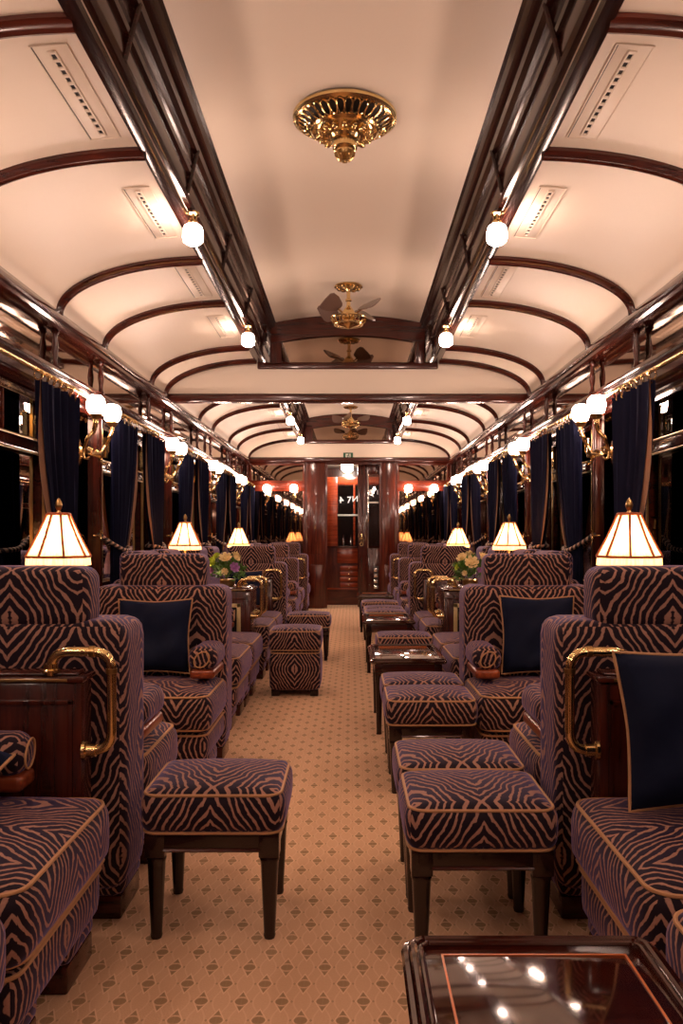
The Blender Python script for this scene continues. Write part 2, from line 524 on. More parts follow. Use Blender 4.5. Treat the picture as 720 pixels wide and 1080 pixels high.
# ---- side walls: dado, piers with mirrors, windows
def side_wall(s, side):
    b = bmesh.new()
    box(s*1.365, s*1.43, Y0, Y1, 0.0, 0.62, bm=b)                       # dado
    box(s*1.40, s*1.45, Y0, Y1, Z(0.60), Z(1.10), bm=b)                 # frieze backing
    for a, c in piers:
        if c < Y0 or a > Y1: continue
        box(s*1.385, s*1.43, max(a, Y0), min(c, Y1), 0.62, Z(0.60), bm=b)
    struct('wall_'+side, b, M['wood_z'], smooth=False)
    box_bm = extrude_profile([(1.365, 0.60), (1.335, 0.60), (1.325, 0.615), (1.325, 0.635), (1.34, 0.65), (1.365, 0.65)], Y0, Y1, sx=s)
    trim(box_bm, M['wood_y'])
    struct('baseboard_'+side, extrude_profile([(1.365, 0.0), (1.345, 0.0), (1.345, 0.09), (1.365, 0.11)], Y0, Y1, sx=s), M['wood_y'])
    # lower cornice behind the curtain rod
    trim(extrude_profile([(x, Z(z)) for x, z in [(1.40, 0.635), (1.345, 0.635), (1.335, 0.65), (1.345, 0.665), (1.325, 0.68), (1.325, 0.712), (1.308, 0.720), (1.302, 0.734),
                          (1.314, 0.744), (1.304, 0.752), (1.308, 0.768), (1.33, 0.776), (1.40, 0.776)]], Y0, Y1, sx=s), M['wood_y'])
    # upper cornice where the ceiling springs
    trim(extrude_profile([(x, Z(z)) for x, z in [(1.40, 0.955), (1.325, 0.955), (1.306, 0.942), (1.290, 0.948), (1.288, 0.963), (1.303, 0.972), (1.286, 0.985), (1.29, 1.005),
                          (1.30, 1.015), (1.315, 1.035), (1.335, 1.045), (1.40, 1.045)]], Y0, Y1, sx=s), M['wood_y'])
    # mirror frieze in one strip
    struct('wall_'+side+'_mirror_frieze', box(s*1.368, s*1.40, Y0, Y1, Z(0.774), Z(0.957)), M['mirror'], smooth=False)
    # little turned posts across the frieze, under every rib
    for y in posts:
        pr = [(0.016, 0.0), (0.019, 0.008), (0.012, 0.018), (0.0105, 0.03), (0.015, 0.055), (0.0165, 0.07), (0.015, 0.085), (0.0105, 0.108), (0.012, 0.118), (0.019, 0.126), (0.016, 0.134)]
        trim(lathe([(r, z*1.345) for r, z in pr], 14, c=(s*1.340, y, Z(0.774))), M['wood_z'])
    # pier mirrors between two pilasters
    for a, c in piers:
        if c < Y0 or a > Y1: continue
        a1, c1 = max(a, Y0+0.01), min(c, Y1-0.01)
        struct('wall_'+side+'_pier_mirror', box(s*1.372, s*1.3845, a1+0.03, c1-0.03, 0.655, Z(0.635)), M['mirror_dark'], smooth=False)
        for q in (a1, c1):
            b = box(s*1.348, s*1.385, q-0.022, q+0.022, 0.65, Z(0.64), 0.005)
            box(s*1.340, s*1.352, q-0.010, q+0.010, 0.65, Z(0.64), 0.004, bm=b)
            trim(b, M['wood_z'])
    return

WIN = [0]
def window(s, a, c):
    a1, c1 = max(a, Y0+0.01)+0.03, min(c, Y1-0.01)-0.03
    if c1-a1 < 0.2: return
    WIN[0] += 1
    z0, z1, zt = 0.655, Z(0.64), Z(0.395)
    b = bmesh.new()
    w = 0.045
    for (y0, y1, za, zb) in ((a1, c1, z0, z0+w), (a1, c1, z1-w, z1), (a1, a1+w, z0, z1), (c1-w, c1, z0, z1), (a1, c1, zt-0.025, zt+0.025)):
        box(s*1.362, s*1.412, y0, y1, za, zb, 0.005, bm=b)
    mid = (a1+c1)/2
    box(s*1.365, s*1.405, mid-0.018, mid+0.018, zt, z1, 0.004, bm=b)
    fr = struct('window_%d' % WIN[0], b, M['wood_y'])
    link('pane', box(s*1.390, s*1.394, a1+0.03, c1-0.03, z0+0.03, z1-0.03), M['glass'], fr, smooth=False)
    bb = bmesh.new()
    for y in (a1+w, c1-w):
        box(s*1.357, s*1.367, y-0.007, y+0.007, z0+w, z1-w, 0.002, bm=bb)
    for z in (zt-0.03, zt+0.03, z0+w):
        box(s*1.357, s*1.367, a1+w, c1-w, z-0.004, z+0.004, 0.0015, bm=bb)
    link('brass_bead', bb, M['brass_dark'], fr)
    for y in (a1+w+0.05, c1-w-0.05):
        lb = box(s*1.348, s*1.362, y-0.014, y+0.014, zt+0.05, zt+0.16, 0.004)
        tube([(s*1.348, y, zt+0.075), (s*1.335, y, zt+0.08), (s*1.332, y, zt+0.13)], 0.005, 8, bm=lb)
        link('latch', lb, M['brass'], fr)

for s, side in ((-1, 'left'), (1, 'right')):
    side_wall(s, side)
for s in (-1, 1):
    for a, c in windows:
        if c > Y0+0.2 and a < Y1-0.2: window(s, a, c)

# ---- ceilings
BX, BZ = 0.66, 1.27                         # lower outer edge of the clerestory beam
def cove(x):                                # height above eye of the side ceiling
    t = max(0.0, min(1.0, (x-0.62)/0.705))
    return 1.035 + 0.252*sqrt(max(0.0, 1-t*t))
cove_x = [0.62 + 0.705*sin(pi/2*i/26) for i in range(27)]
def cove_side(s, side):
    b = bmesh.new(); rows = []
    for x in cove_x: rows.append([b.verts.new((s*x, y, Z(cove(x)))) for y in (Y0, BULK, Y1)])
    top = [[b.verts.new((s*(x if x < 1.3 else 1.36), y, Z(cove(x)+0.03))) for y in (Y0, BULK, Y1)] for x in cove_x]
    for rws in (rows, top):
        for r1, r2 in zip(rws[:-1], rws[1:]):
            for i in range(2): b.faces.new((r1[i], r1[i+1], r2[i+1], r2[i]))
    struct('ceiling_'+side, b, M['paint'])
    for y in posts + [BULK-0.055, Y1-0.10]:
        pts = [(s*x, y, Z(cove(x)-0.012)) for x in cove_x if x >= BX-0.02]
        # a moulded rib: flat strap with a rounded bead on it
        rb = bmesh.new(); ra = []
        sec = [(-0.027, 0.016), (-0.027, 0.0), (-0.017, -0.008), (-0.013, -0.018), (0.0, -0.023), (0.013, -0.018), (0.017, -0.008), (0.027, 0.0), (0.027, 0.016)]
        P = [Vector(p) for p in pts]
        for i, p in enumerate(P):
            t = (P[min(i+1, len(P)-1)] - P[max(i-1, 0)]).normalized()
            nrm = Vector((-t.z, 0, t.x)); nrm = nrm if nrm.z > 0 else -nrm
            if i == len(P)-1: nrm = Vector((s, 0, 0))
            ra.append([rb.verts.new(p + Vector((0, u, 0)) + nrm*v) for u, v in sec])
        for r1, r2 in zip(ra[:-1], ra[1:]):
            for i in range(len(sec)):
                j = (i+1) % len(sec); rb.faces.new((r1[i], r1[j], r2[j], r2[i]))
        rb.faces.new(ra[0]); rb.faces.new(ra[-1][::-1])
        trim(rb, M['wood_x'])
for s, side in ((-1, 'left'), (1, 'right')): cove_side(s, side)

def arch(x): return 1.615 - 0.055*(x/0.53)**2
b = bmesh.new(); rows = []
for i in range(25):
    x = -0.56 + 1.12*i/24
    rows.append([b.verts.new((x, y, Z(arch(x)))) for y in (Y0, BULK, Y1)])
tops = [[b.verts.new((v.co.x, v.co.y, v.co.z+0.04)) for v in r] for r in rows]
for rws in (rows, tops):
    for r1, r2 in zip(rws[:-1], rws[1:]):
        for i in range(2): b.faces.new((r1[i], r1[i+1], r2[i+1], r2[i]))
struct('ceiling', b, M['paint'])

BEAM = [(0.70, 1.33), (0.675, 1.285), (0.672, 1.272), (0.655, 1.266), (0.628, 1.268), (0.622, 1.282), (0.630, 1.29), (0.617, 1.298), (0.607, 1.298), (0.600, 1.312),
        (0.606, 1.325), (0.602, 1.335), (0.602, 1.385), (0.590, 1.392), (0.586, 1.405), (0.592, 1.415), (0.584, 1.425), (0.584, 1.475), (0.566, 1.482), (0.560, 1.50),
        (0.568, 1.51), (0.552, 1.52), (0.540, 1.523), (0.530, 1.54), (0.533, 1.55), (0.520, 1.565), (0.520, 1.60), (0.58, 1.66), (0.70, 1.66)]
for s in (-1, 1):
    trim(extrude_profile([(x, Z(z)) for x, z in BEAM], Y0, Y1, sx=s), M['beam'])
    y = -1.2
    while y < Y1-0.2:                        # slim braces across the recessed bands of the clerestory
        trim(tube([(s*0.605, y-0.012, Z(1.315)), (s*0.588, y, Z(1.40)), (s*0.568, y+0.012, Z(1.49))], 0.009, 8), M['beam'])
        y += PER/2

# ---- bulkhead across the car and the end header: arch-shaped cream panel, wooden rail, mirror in the clerestory
def header(yf, thick, end=False):
    xs = [x for x in cove_x if x >= BX-0.01]
    poly = [(-1.33, 1.03)] + [(-x, cove(x)) for x in reversed(xs)][1:] + [(-0.63, 1.29), (-0.63, 1.24), (0.63, 1.24), (0.63, 1.29)] + [(x, cove(x)) for x in xs][:-1] + [(1.33, 1.03), (1.33, 0.99), (-1.33, 0.99)]
    nm = 'wall_end_header' if end else 'wall_bulkhead'
    struct(nm, extrude_profile([(x, Z(z)) for x, z in poly], yf, yf+thick), M['paint'], smooth=False)
    trim(box(-1.36, 1.36, yf-0.025, yf+thick+0.025, Z(0.985), Z(1.045), 0.012, 3), M['wood_x'])
    trim(box(-0.66, 0.66, yf-0.02, yf+thick+0.02, Z(1.225), Z(1.275), 0.01, 3), M['wood_x'])
    # arched moulding under the ceiling
    b = bmesh.new(); up = []; lo = []
    for i in range(21):
        x = -0.56+1.12*i/20
        zz = 1.53 - 0.055*(x/0.53)**2
        for lst, dz in ((up, 0.09), (lo, -0.062)):
            lst.append((b.verts.new((x, yf-0.03, Z(zz+dz))), b.verts.new((x, yf+thick+0.02, Z(zz+dz)))))
    for i in range(20):
        b.faces.new((up[i][0], up[i+1][0], lo[i+1][0], lo[i][0])); b.faces.new((up[i][1], lo[i][1], lo[i+1][1], up[i+1][1]))
        b.faces.new((lo[i][0], lo[i+1][0], lo[i+1][1], lo[i][1])); b.faces.new((up[i][0], up[i][1], up[i+1][1], up[i+1][0]))
    trim(b, M['wood_x'])
    struct(nm+'_mirror', box(-0.57, 0.57, yf-0.004, yf+0.02, Z(1.26), Z(1.56)), M['mirror_dark'], smooth=False)
    b = bmesh.new()
    for sgn in (-1, 1): box(sgn*0.49, sgn*0.56, yf-0.02, yf+0.01, Z(1.26), Z(1.50), 0.008, bm=b)
    trim(b, M['wood_z'])
header(BULK, 0.05)
header(Y1-0.06, 0.05, end=True)

# ---- wall behind the photographer
struct('wall_back', box(-1.45, 1.45, Y0-0.05, Y0, 0, Z(1.66)), M['red_z'], smooth=False)

# ---- end wall with its door opening
YE = 10.80
def ex(px): return 0.024 + (px-370)*YE/FPX
DX0, DX1 = ex(345), ex(400)                   # door opening
b = bmesh.new()
for x0, x1 in ((-1.42, ex(322)), (ex(418), 1.42)):
    box(x0, x1, YE, YE+0.06, 0, 0.66, bm=b)               # lower panels
    box(x0, x1, YE+0.02, YE+0.06, 0.62, Z(1.66), bm=b)
box(ex(322), DX0, YE, YE+0.06, 0, Z(1.0), bm=b)
box(DX1, ex(418), YE, YE+0.06, 0, Z(1.0), bm=b)
box(DX0, DX1, YE, YE+0.06, Z(0.955), Z(1.66), bm=b)
struct('wall_front', b, M['red_z'], smooth=False)
for sgn, xa, xb in ((-1, -1.33, ex(322)), (1, ex(418), 1.33)):
    struct('wall_front_mirror', box(xa+0.03, xb-0.03, YE+0.004, YE+0.021, 0.70, Z(0.615)), M['mirror_dark'], smooth=False)
    struct('wall_front_mirror', box(xa+0.03, xb-0.03, YE+0.004, YE+0.021, Z(0.735), Z(0.95)), M['mirror_dark'], smooth=False)
    trim(box(xa, xb, YE-0.012, YE+0.02, Z(0.60), Z(0.745), 0.008), M['red_x'])
    trim(box(xa, xb, YE-0.015, YE+0.02, 0.66, 0.705, 0.008), M['red_x'])
    trim(box(xa, xb, YE-0.012, YE+0.02, Z(0.945), Z(0.99), 0.006), M['red_x'])
    for x0, x1 in ((xa, xa+0.035), (xb-0.035, xb)):
        trim(box(x0, x1, YE-0.01, YE+0.02, 0.0, Z(0.98), 0.006), M['red_z'])
    # raised field in the lower panel
    trim(box(xa+0.08, xb-0.08, YE-0.008, YE+0.02, 0.14, 0.60, 0.012), M['red_z'])
for xa, xb in ((ex(324), ex(343)), (ex(402), ex(416))):        # pillars beside the door
    trim(box(xa, xb, YE-0.03, YE+0.02, 0.0, Z(0.98), 0.012), M['red_z'])
    trim(box(xa+0.04, xb-0.04, YE-0.038, YE, 0.16, 0.58, 0.008), M['red_z'])
    trim(box(xa+0.04, xb-0.04, YE-0.038, YE, 0.72, Z(0.55), 0.008), M['red_z'])

# ------------------------------------------------------------------ corridor beyond the door
struct('wall_corridor', box(-1.0, 1.0, 11.95, 12.0, 0, 2.4), M['red_z'], smooth=False)
struct('wall_corridor_left', box(-0.62, -0.57, YE+0.06, 11.95, 0, 2.4), M['red_z'], smooth=False)
struct('wall_corridor_right', box(0.57, 0.62, YE+0.06, 11.95, 0, 2.4), M['red_z'], smooth=False)
struct('ceiling_corridor', box(-0.62, 0.62, YE+0.06, 11.95, Z(1.0), Z(1.05)), M['paint'], smooth=False)
# sideboard with glazed cupboard over drawers, seen through the doorway
YC = 11.35
def cx_(px): return 0.024 + (px-370)*YC/FPX
def cz_(py): return H - (py-566)*YC/FPX
sb = empty('corridor_sideboard', (0.0, YC, 0))
tag(sb, 'tall mahogany sideboard with small drawers and glazed top, seen through the open doorway', 'sideboard')
x0, x1 = cx_(344), cx_(402)
bb = box(x0, x1, 0.0, 0.5, 0.0, cz_(622)); link('plinth', bb, M['red_x'], sb)
link('moulding', box(x0-0.01, x1+0.01, -0.015, 0.5, cz_(622), cz_(620), 0.004), M['orange_x'], sb)
bb = box(x0, cx_(358), 0.0, 0.5, cz_(620), cz_(596)); box(cx_(377.5), x1, 0.0, 0.5, cz_(620), cz_(596), bm=bb)
box(x0, x1, 0.02, 0.5, cz_(620), cz_(596), bm=bb)
box(x0, x1, 0.01, 0.5, cz_(596), cz_(577.5), bm=bb)
link('carcass', bb, M['red_z'], sb)
for i in range(4):
    za, zb = cz_(619.3-5.9*i), cz_(614.4-5.9*i)
    d = link('drawer', box(cx_(358.5), cx_(377), -0.012, 0.05, za, zb, 0.006), M['orange_x'], sb)
    link('knob', lathe([(0.0, 0.0), (0.011, 0.004), (0.008, 0.012), (0.0, 0.014)], 10, c=(0, 0, 0)), M['brass'], d)
    kn = d.children[0]; kn.rotation_euler = (R(90), 0, 0); kn.location = (cx_(368), -0.012, (za+zb)/2)
link('cupboard_door', box(cx_(355.5), cx_(377), -0.014, 0.5, cz_(594), cz_(578), 0.008), M['orange_x'], sb)
link('counter', box(x0-0.01, x1+0.01, -0.03, 0.5, cz_(577.5), cz_(576), 0.004), M['wood_x'], sb)
bb = bmesh.new()
box(x0, cx_(356), 0.0, 0.06, cz_(576), cz_(503), 0.006, bm=bb)
box(cx_(356), x1, 0.0, 0.06, cz_(511), cz_(503), 0.006, bm=bb)
box(cx_(372.5), cx_(374.5), -0.01, 0.05, cz_(576), cz_(511), 0.004, bm=bb)
box(x0, x1, 0.3, 0.5, cz_(576), cz_(503), 0.0, bm=bb)
link('glazed_frame', bb, M['orange_x'], sb)
link('glass_door', box(cx_(356), x1, 0.02, 0.026, cz_(576), cz_(511)), M['glass'], sb, smooth=False)
link('cupboard_lining', box(cx_(356), x1, 0.26, 0.3, cz_(576), cz_(511)), M['black'], sb, smooth=False)
link('rail', box(cx_(356), cx_(377), -0.014, 0.02, cz_(544.3), cz_(542.5), 0.002), M['white'], sb)  # white bar painted in for a bright reflection across the glazing
gl = [(362, 8, 0), (366, 14, 1), (370, 11, 0)]
for px, hh, q in gl:
    bt = tag(link('bottle', lathe([(0.0, 0), (0.020, 0.0), (0.021, 0.01), (0.021, 0.09), (0.008, 0.12), (0.008, 0.16), (0.0, 0.161)], 12), M['glass'] if q else M['chrome']),
             {362: 'leftmost pale bottle behind the sideboard glass', 366: 'clear bottle in the middle behind the sideboard glass', 370: 'rightmost pale bottle behind the sideboard glass'}[px], 'bottle', 'bottles in the corridor sideboard')
    bt.location = (cx_(px), YC+0.10, cz_(576)+0.001)
cl = empty('corridor_ceiling_lamp', (0.024-4*11.1/FPX, 11.1, Z(1.0)))
tag(cl, 'bright white ceiling lamp in the corridor beyond the doorway', 'ceiling lamp')
link('mount', lathe([(0.0, 0), (0.075, 0.0), (0.08, -0.015), (0.06, -0.025), (0.0, -0.026)], 20), M['brass'], cl)
link('globe', lathe([(0.0, -0.02), (0.07, -0.03), (0.085, -0.06), (0.07, -0.10), (0.035, -0.125), (0.0, -0.13)], 20), M['corridor_lamp'], cl)

# sliding door pushed half across the opening
def door_leaf():
    yd = YE+0.10
    def dx(px): return 0.024 + (px-370)*yd/FPX
    def dz(py): return H - (py-566)*yd/FPX
    d = empty('door_1', (0, yd, 0)); d['kind'] = 'structure'
    b = bmesh.new()
    box(dx(377), dx(388), -0.018, 0.018, 0.012, dz(489), 0.004, bm=b)
    box(dx(399.5), dx(405), -0.018, 0.018, 0.012, dz(489), 0.004, bm=b)
    box(dx(387.5), dx(400), -0.018, 0.018, 0.012, dz(578), 0.004, bm=b)
    box(dx(387.5), dx(400), -0.018, 0.018, dz(500), dz(489), 0.004, bm=b)
    link('leaf', b, M['wood_z'], d)
    link('pane', box(dx(387.5), dx(399.8), -0.003, 0.003, dz(578), dz(500)), M['glass'], d, smooth=False)
    b = box(dx(387.5), dx(388.6), -0.022, -0.016, dz(578), dz(500), 0.001)
    link('beading', b, M['chrome'], d)
    h = bmesh.new()
    tube([(dx(381)+0.024*cos(a), -0.026, dz(569)+0.024*sin(a)) for a in [2*pi*i/16 for i in range(16)]], 0.006, 6, closed=True, bm=h)
    box(dx(380.4), dx(381.6), -0.024, -0.016, dz(569), dz(562.5), 0.002, bm=h)
    link('handle', h, M['brass'], d)
    h = bmesh.new()
    tube([(dx(381)+0.020*cos(a), -0.026, dz(574)+0.020*sin(a)) for a in [2*pi*i/16 for i in range(16)]], 0.010, 6, closed=True, bm=h)
    link('lock', h, M['brass'], d)
    link('slot_vent', box(dx(394), dx(399), -0.021, -0.015, dz(621), dz(597), 0.001), M['dark_metal'], d)
    for i in range(4):
        link('louver', box(dx(394.3), dx(398.6), -0.030, -0.020, dz(620.5-6*i), dz(617.5-6*i), 0.002), M['chrome'], d)
    link('stop_knob', lathe([(0, 0), (0.012, 0.0), (0.012, 0.01), (0, 0.014)], 10), M['chrome'], d).location = (dx(389), -0.03, dz(617))
    link('reflection_bar', box(dx(388.5), dx(399), -0.03, -0.02, dz(531.0), dz(529.2), 0.002), M['white'], d)  # same bright reflection on the door pane, put in as a white bar
    return dx, dz, yd, d
DXf, DZf, YD, DOOR = door_leaf()

def letter(ch, px, py, hpx, y, parent, mirror=True):
    cu = bpy.data.curves.new('letter', 'FONT'); cu.body = ch
    cu.size = hpx*y/FPX*1.38; cu.extrude = 0.002; cu.align_x = 'CENTER'
    o = bpy.data.objects.new('lettering', cu); COL.objects.link(o)
    o.rotation_euler = (R(90), 0, 0)
    if mirror: o.scale = (-1, 1, 1)
    cu.materials.append(M['letter'])
    bpy.context.view_layer.update()
    me = bpy.data.meshes.new_from_object(o.evaluated_get(bpy.context.evaluated_depsgraph_get()))
    bpy.data.objects.remove(o); bpy.data.curves.remove(cu)
    me.transform(Matrix.Translation((0, 0, 0)) @ Matrix.Rotation(R(90), 4, 'X') @ Matrix.Diagonal((-1 if mirror else 1, 1, 1, 1)))
    o = bpy.data.objects.new('lettering', me); COL.objects.link(o)
    o.parent = parent
    o.location = (0.024 + (px-370)*y/FPX, y - parent.location.y, H - (py+hpx/2-566)*y/FPX)
    return o
# white characters on the glazing, read from the back
letter('4', 360, 527, 7, YC+0.012, sb); letter('7', 368, 527, 7, YC+0.012, sb, False); letter('N', 374.3, 526, 6, YC-0.016, sb)
letter('A', 390.5, 520, 8, YD-0.006, DOOR, False); letter('1', 398, 519, 5, YD-0.006, DOOR, False)

# running-man exit sign on the end header
ye = Y1-0.06
sg = empty('exit_sign', (0.024 + (367-370)*ye/FPX, ye, H+(566-481.5)*ye/FPX))
tag(sg, 'small green and white running-man exit sign on the cream end header', 'sign')
link('plate', box(-0.064, 0.064, -0.012, 0.0, -0.05, 0.05, 0.003), M['green'], sg)
b = bmesh.new()
box(-0.034, 0.034, -0.014, -0.011, -0.05, 0.036, bm=b)
link('doorway_field', b, M['white'], sg, smooth=False)
b = bmesh.new()
lathe([(0, -0.003), (0.0085, -0.003), (0.0085, 0.0), (0, 0.0)], 12, bm=b)
for v in b.verts: v.co = Vector((v.co.x+0.008, v.co.z-0.0135, v.co.y+0.026))
for pts in ([(0.004, 0.016), (-0.004, -0.008)], [(-0.004, -0.008), (0.010, -0.018), (0.004, -0.038)], [(-0.004, -0.008), (-0.012, -0.022), (-0.026, -0.028)], [(0.002, 0.012), (0.016, 0.006), (0.022, -0.004)], [(0.002, 0.012), (-0.012, 0.012), (-0.018, 0.002)]):
    tube([(x, -0.0145, z) for x, z in pts], 0.0042, 6, bm=b)
link('running_figure', b, M['green'], sg)

# ================================================================== FITTINGS
# ---- ceiling vents
def vent_stamp():
    r = empty('ceiling_vent')
    b = bmesh.new(); L = 0.25
    box(-0.05, 0.05, -L, L, -0.0015, 0.004, 0.001, bm=b)
    for x0, x1, y0, y1 in ((-0.05, -0.047, -L, L), (0.047, 0.05, -L, L), (-0.05, 0.05, -L, -L+0.003), (-0.05, 0.05, L-0.003, L)):
        box(x0, x1, y0, y1, -0.004, 0.0, bm=b)
    link('frame', b, M['paint'], r)
    link('groove', box(-0.046, -0.0435, -L+0.004, L-0.004, -0.0025, 0.0), M['dark_metal'], r, smooth=False)
    link('slot', box(-0.006, 0.006, -L+0.03, L-0.03, -0.0025, 0.002), M['black'], r, smooth=False)
    b = bmesh.new(); n = 12
    for i in range(n+1):
        y = -L+0.03 + (2*L-0.06)*i/n
        box(-0.007, 0.007, y-0.0065, y+0.0065, -0.006, 0.0, 0.001, bm=b)
    box(-0.012, -0.006, -L+0.025, L-0.025, -0.006, 0.0, 0.001, bm=b)
    box(0.006, 0.012, -L+0.025, L-0.025, -0.006, 0.0, 0.001, bm=b)
    link('grille', b, M['paint'], r)
    r.location = (0, 0, 0)
    return Stamp(r)
VS = vent_stamp()
bays = [(a, c) for a, c in zip(posts[:-1], posts[1:])]
ordn = ['first', 'second', 'third', 'fourth', 'fifth', 'sixth', 'seventh', 'eighth', 'ninth', 'tenth', 'eleventh', 'twelfth']
for s, side in ((-1, 'left'), (1, 'right')):
    i = 0
    for a, c in bays:
        if a < 1.5 or (a < BULK < c) : continue
        x = 0.765
        sl = math.atan2(cove(x+0.03)-cove(x-0.03), 0.06)
        o = VS.place((s*x, (a+c)/2, Z(cove(x))-0.001), 0, 'cream slotted vent in the %s ceiling cove, %s from the camera' % (side, ordn[i]), 'vent', 'ceiling vents')
        o.rotation_euler = (0, -s*sl, 0)
        i += 1

# ---- clerestory bulbs
def bulb_stamp():
    r = empty('ceiling_bulb')
    link('socket', lathe([(0.0, 0.0), (0.026, 0.0), (0.026, -0.008), (0.016, -0.014), (0.014, -0.03), (0.020, -0.036), (0.020, -0.046), (0.0, -0.046)], 18), M['brass'], r)
    link('globe', lathe([(0.0, -0.042), (0.018, -0.044), (0.034, -0.056), (0.040, -0.075), (0.041, -0.100), (0.036, -0.116), (0.022, -0.126), (0.0, -0.128)], 20), M['bulb'], r)
    return Stamp(r)
BS = bulb_stamp()
for s, side in ((-1, 'left'), (1, 'right')):
    i = 0
    for a, c in windows:
        y = (a+c)/2
        if y < Y0+0.3 or y > Y1-0.2: continue
        if abs(y-BULK) < 0.3: continue
        if y < 0: nm = 'lit bulb on the %s clerestory beam behind the photographer' % side
        elif y < 2: nm = 'lit bulb on the %s clerestory beam just above the camera' % side
        else:
            nm = 'round lit bulb under the %s clerestory beam, %s from the camera' % (side, ordn[i]); i += 1
        BS.place((s*0.603, y, Z(1.286)), 0, nm, 'light bulb', 'bulbs along the clerestory')

# ---- twin-globe wall sconces
def sconce_stamp():
    """on a wall whose inside looks along -X local ... arms reach towards +x"""
    r = empty('wall_sconce')
    b = bmesh.new()
    lathe([(0.0, 0.0), (0.042, 0.0), (0.045, 0.006), (0.036, 0.012), (0.024, 0.014), (0.020, 0.022), (0.0, 0.024)], 20, bm=b, wob=lambda k, z: 1+0.06*cos(k*2*pi/20*6))
    for v in b.verts: v.co = Vector((v.co.z, v.co.x*0.8, v.co.y*1.5))
    link('backplate', b, M['brass'], r)
    # acanthus crossbar
    b = tube([(0.02, 0, 0), (0.05, 0, -0.004), (0.075, 0, 0.0)], lambda t: 0.010+0.004*sin(t*9), 10)
    for sg_ in (-1, 1):
        tube([(0.06, 0, 0), (0.07, sg_*0.04, -0.005), (0.075, sg_*0.09, 0.005), (0.078, sg_*0.132, -0.006)], lambda t: 0.011+0.004*sin(t*14), 8, bm=b)
        for q in range(7):
            yy = sg_*(0.015+0.017*q)
            tube([(0.068, yy, 0), (0.078, yy+0.006, 0.014*(1 if q % 2 else -1)), (0.085, yy+0.012, 0.020*(1 if q % 2 else -1))], lambda t: 0.006*(1-0.6*t), 6, bm=b)
    link('crossbar', b, M['brass'], r)
    for sg_ in (-1, 1):
        y0 = sg_*0.132; y1 = sg_*0.140
        pts = [(0.075+0.028, y0+sg_*0.012, -0.036), (0.094, y0+sg_*0.018, -0.046), (0.080, y0+sg_*0.012, -0.042), (0.072, y0+sg_*0.003, -0.022), (0.074, y0, 0.0), (0.084, y0+sg_*0.006, 0.028), (0.098, y0+sg_*0.018, 0.058), (0.120, y1-sg_*0.008, 0.090), (0.132, y1, 0.125), (0.134, y1, 0.150)]
        P = [Vector(p) for p in pts]; D = []
        for i in range(len(P)-1):
            p0, p1, p2, p3 = P[max(0, i-1)], P[i], P[i+1], P[min(len(P)-1, i+2)]
            for j in range(4):
                t = j/4
                D.append(0.5*((2*p1)+(p2-p0)*t+(2*p0-5*p1+4*p2-p3)*t*t+(3*p1-p0-3*p2+p3)*t**3))
        D.append(P[-1])
        a = link('arm', tube(D, lambda t: 0.0055+0.0075*min(1, t*1.1)**1.6, 10), M['brass'], r)
        link('cup', lathe([(0.010, 0.0), (0.020, 0.004), (0.026, 0.016), (0.031, 0.022), (0.031, 0.028), (0.0, 0.028)], 18, c=(0.134, y1, 0.148)), M['brass_dark'], a)
        link('globe', lathe([(0.0, 0.0), (0.024, 0.0), (0.038, 0.012), (0.0445, 0.034), (0.0450, 0.056), (0.041, 0.074), (0.031, 0.086), (0.027, 0.090), (0.0, 0.090)], 16, c=(0.134, y1, 0.176), wob=lambda k, z: 1+0.03*cos(k*pi)), M['globe'], r)
    return Stamp(r)
SS = sconce_stamp()
SCONCE_Z = Z(0.43)
sc_n = {}
for s, side in ((-1, 'left'), (1, 'right')):
    i = 0
    for a, c in piers:
        y = (a+c)/2
        if y < Y0+0.2 or y > Y1-0.2: continue
        if y < 2.6: lb = 'twin globe brass sconce on the %s wall, %s' % (side, 'behind the photographer' if y < 0 else 'beside the photographer' if y < 1.5 else 'just outside the frame')
        else:
            lb = 'twin globe brass sconce lit on the %s wall, %s from the camera' % (side, ordn[i] if i else 'nearest'); i += 1
        SS.place((s*1.371, y+0.065, SCONCE_Z), 0 if s < 0 else pi, lb, 'wall lamp', 'twin globe wall sconces')
# single globes on the end wall
def single_sconce():
    r = empty('end_wall_globe')
    b = lathe([(0.0, 0.0), (0.03, 0.0), (0.032, 0.005), (0.02, 0.012), (0.0, 0.014)], 16)
    for v in b.verts: v.co = Vector((v.co.x, -v.co.z, v.co.y*1.6-0.02))
    link('backplate', b, M['brass'], r)
    link('arm', tube([(0, -0.01, -0.02), (0, -0.04, -0.05), (0, -0.07, -0.045), (0, -0.085, 0.0), (0, -0.085, 0.04)], lambda t: 0.006+0.004*t, 8), M['brass'], r)
    link('globe', lathe([(0.0, 0.0), (0.026, 0.0), (0.042, 0.014), (0.05, 0.036), (0.05, 0.058), (0.044, 0.08), (0.03, 0.094), (0.0, 0.096)], 16, c=(0, -0.085, 0.04)), M['globe'], r)
    return Stamp(r)
ES = single_sconce()
for px, lb in ((282, 'single lit globe on the end mirror, leftmost of the four'), (310, 'single lit globe on the end mirror, just left of the door pillar'),
               (430, 'single lit globe on the end mirror, just right of the door pillar'), (457, 'single lit globe on the end mirror, rightmost of the four')):
    ES.place((ex(px), YE+0.004, Z(0.545)), 0, lb, 'wall lamp', 'globes on the end wall')

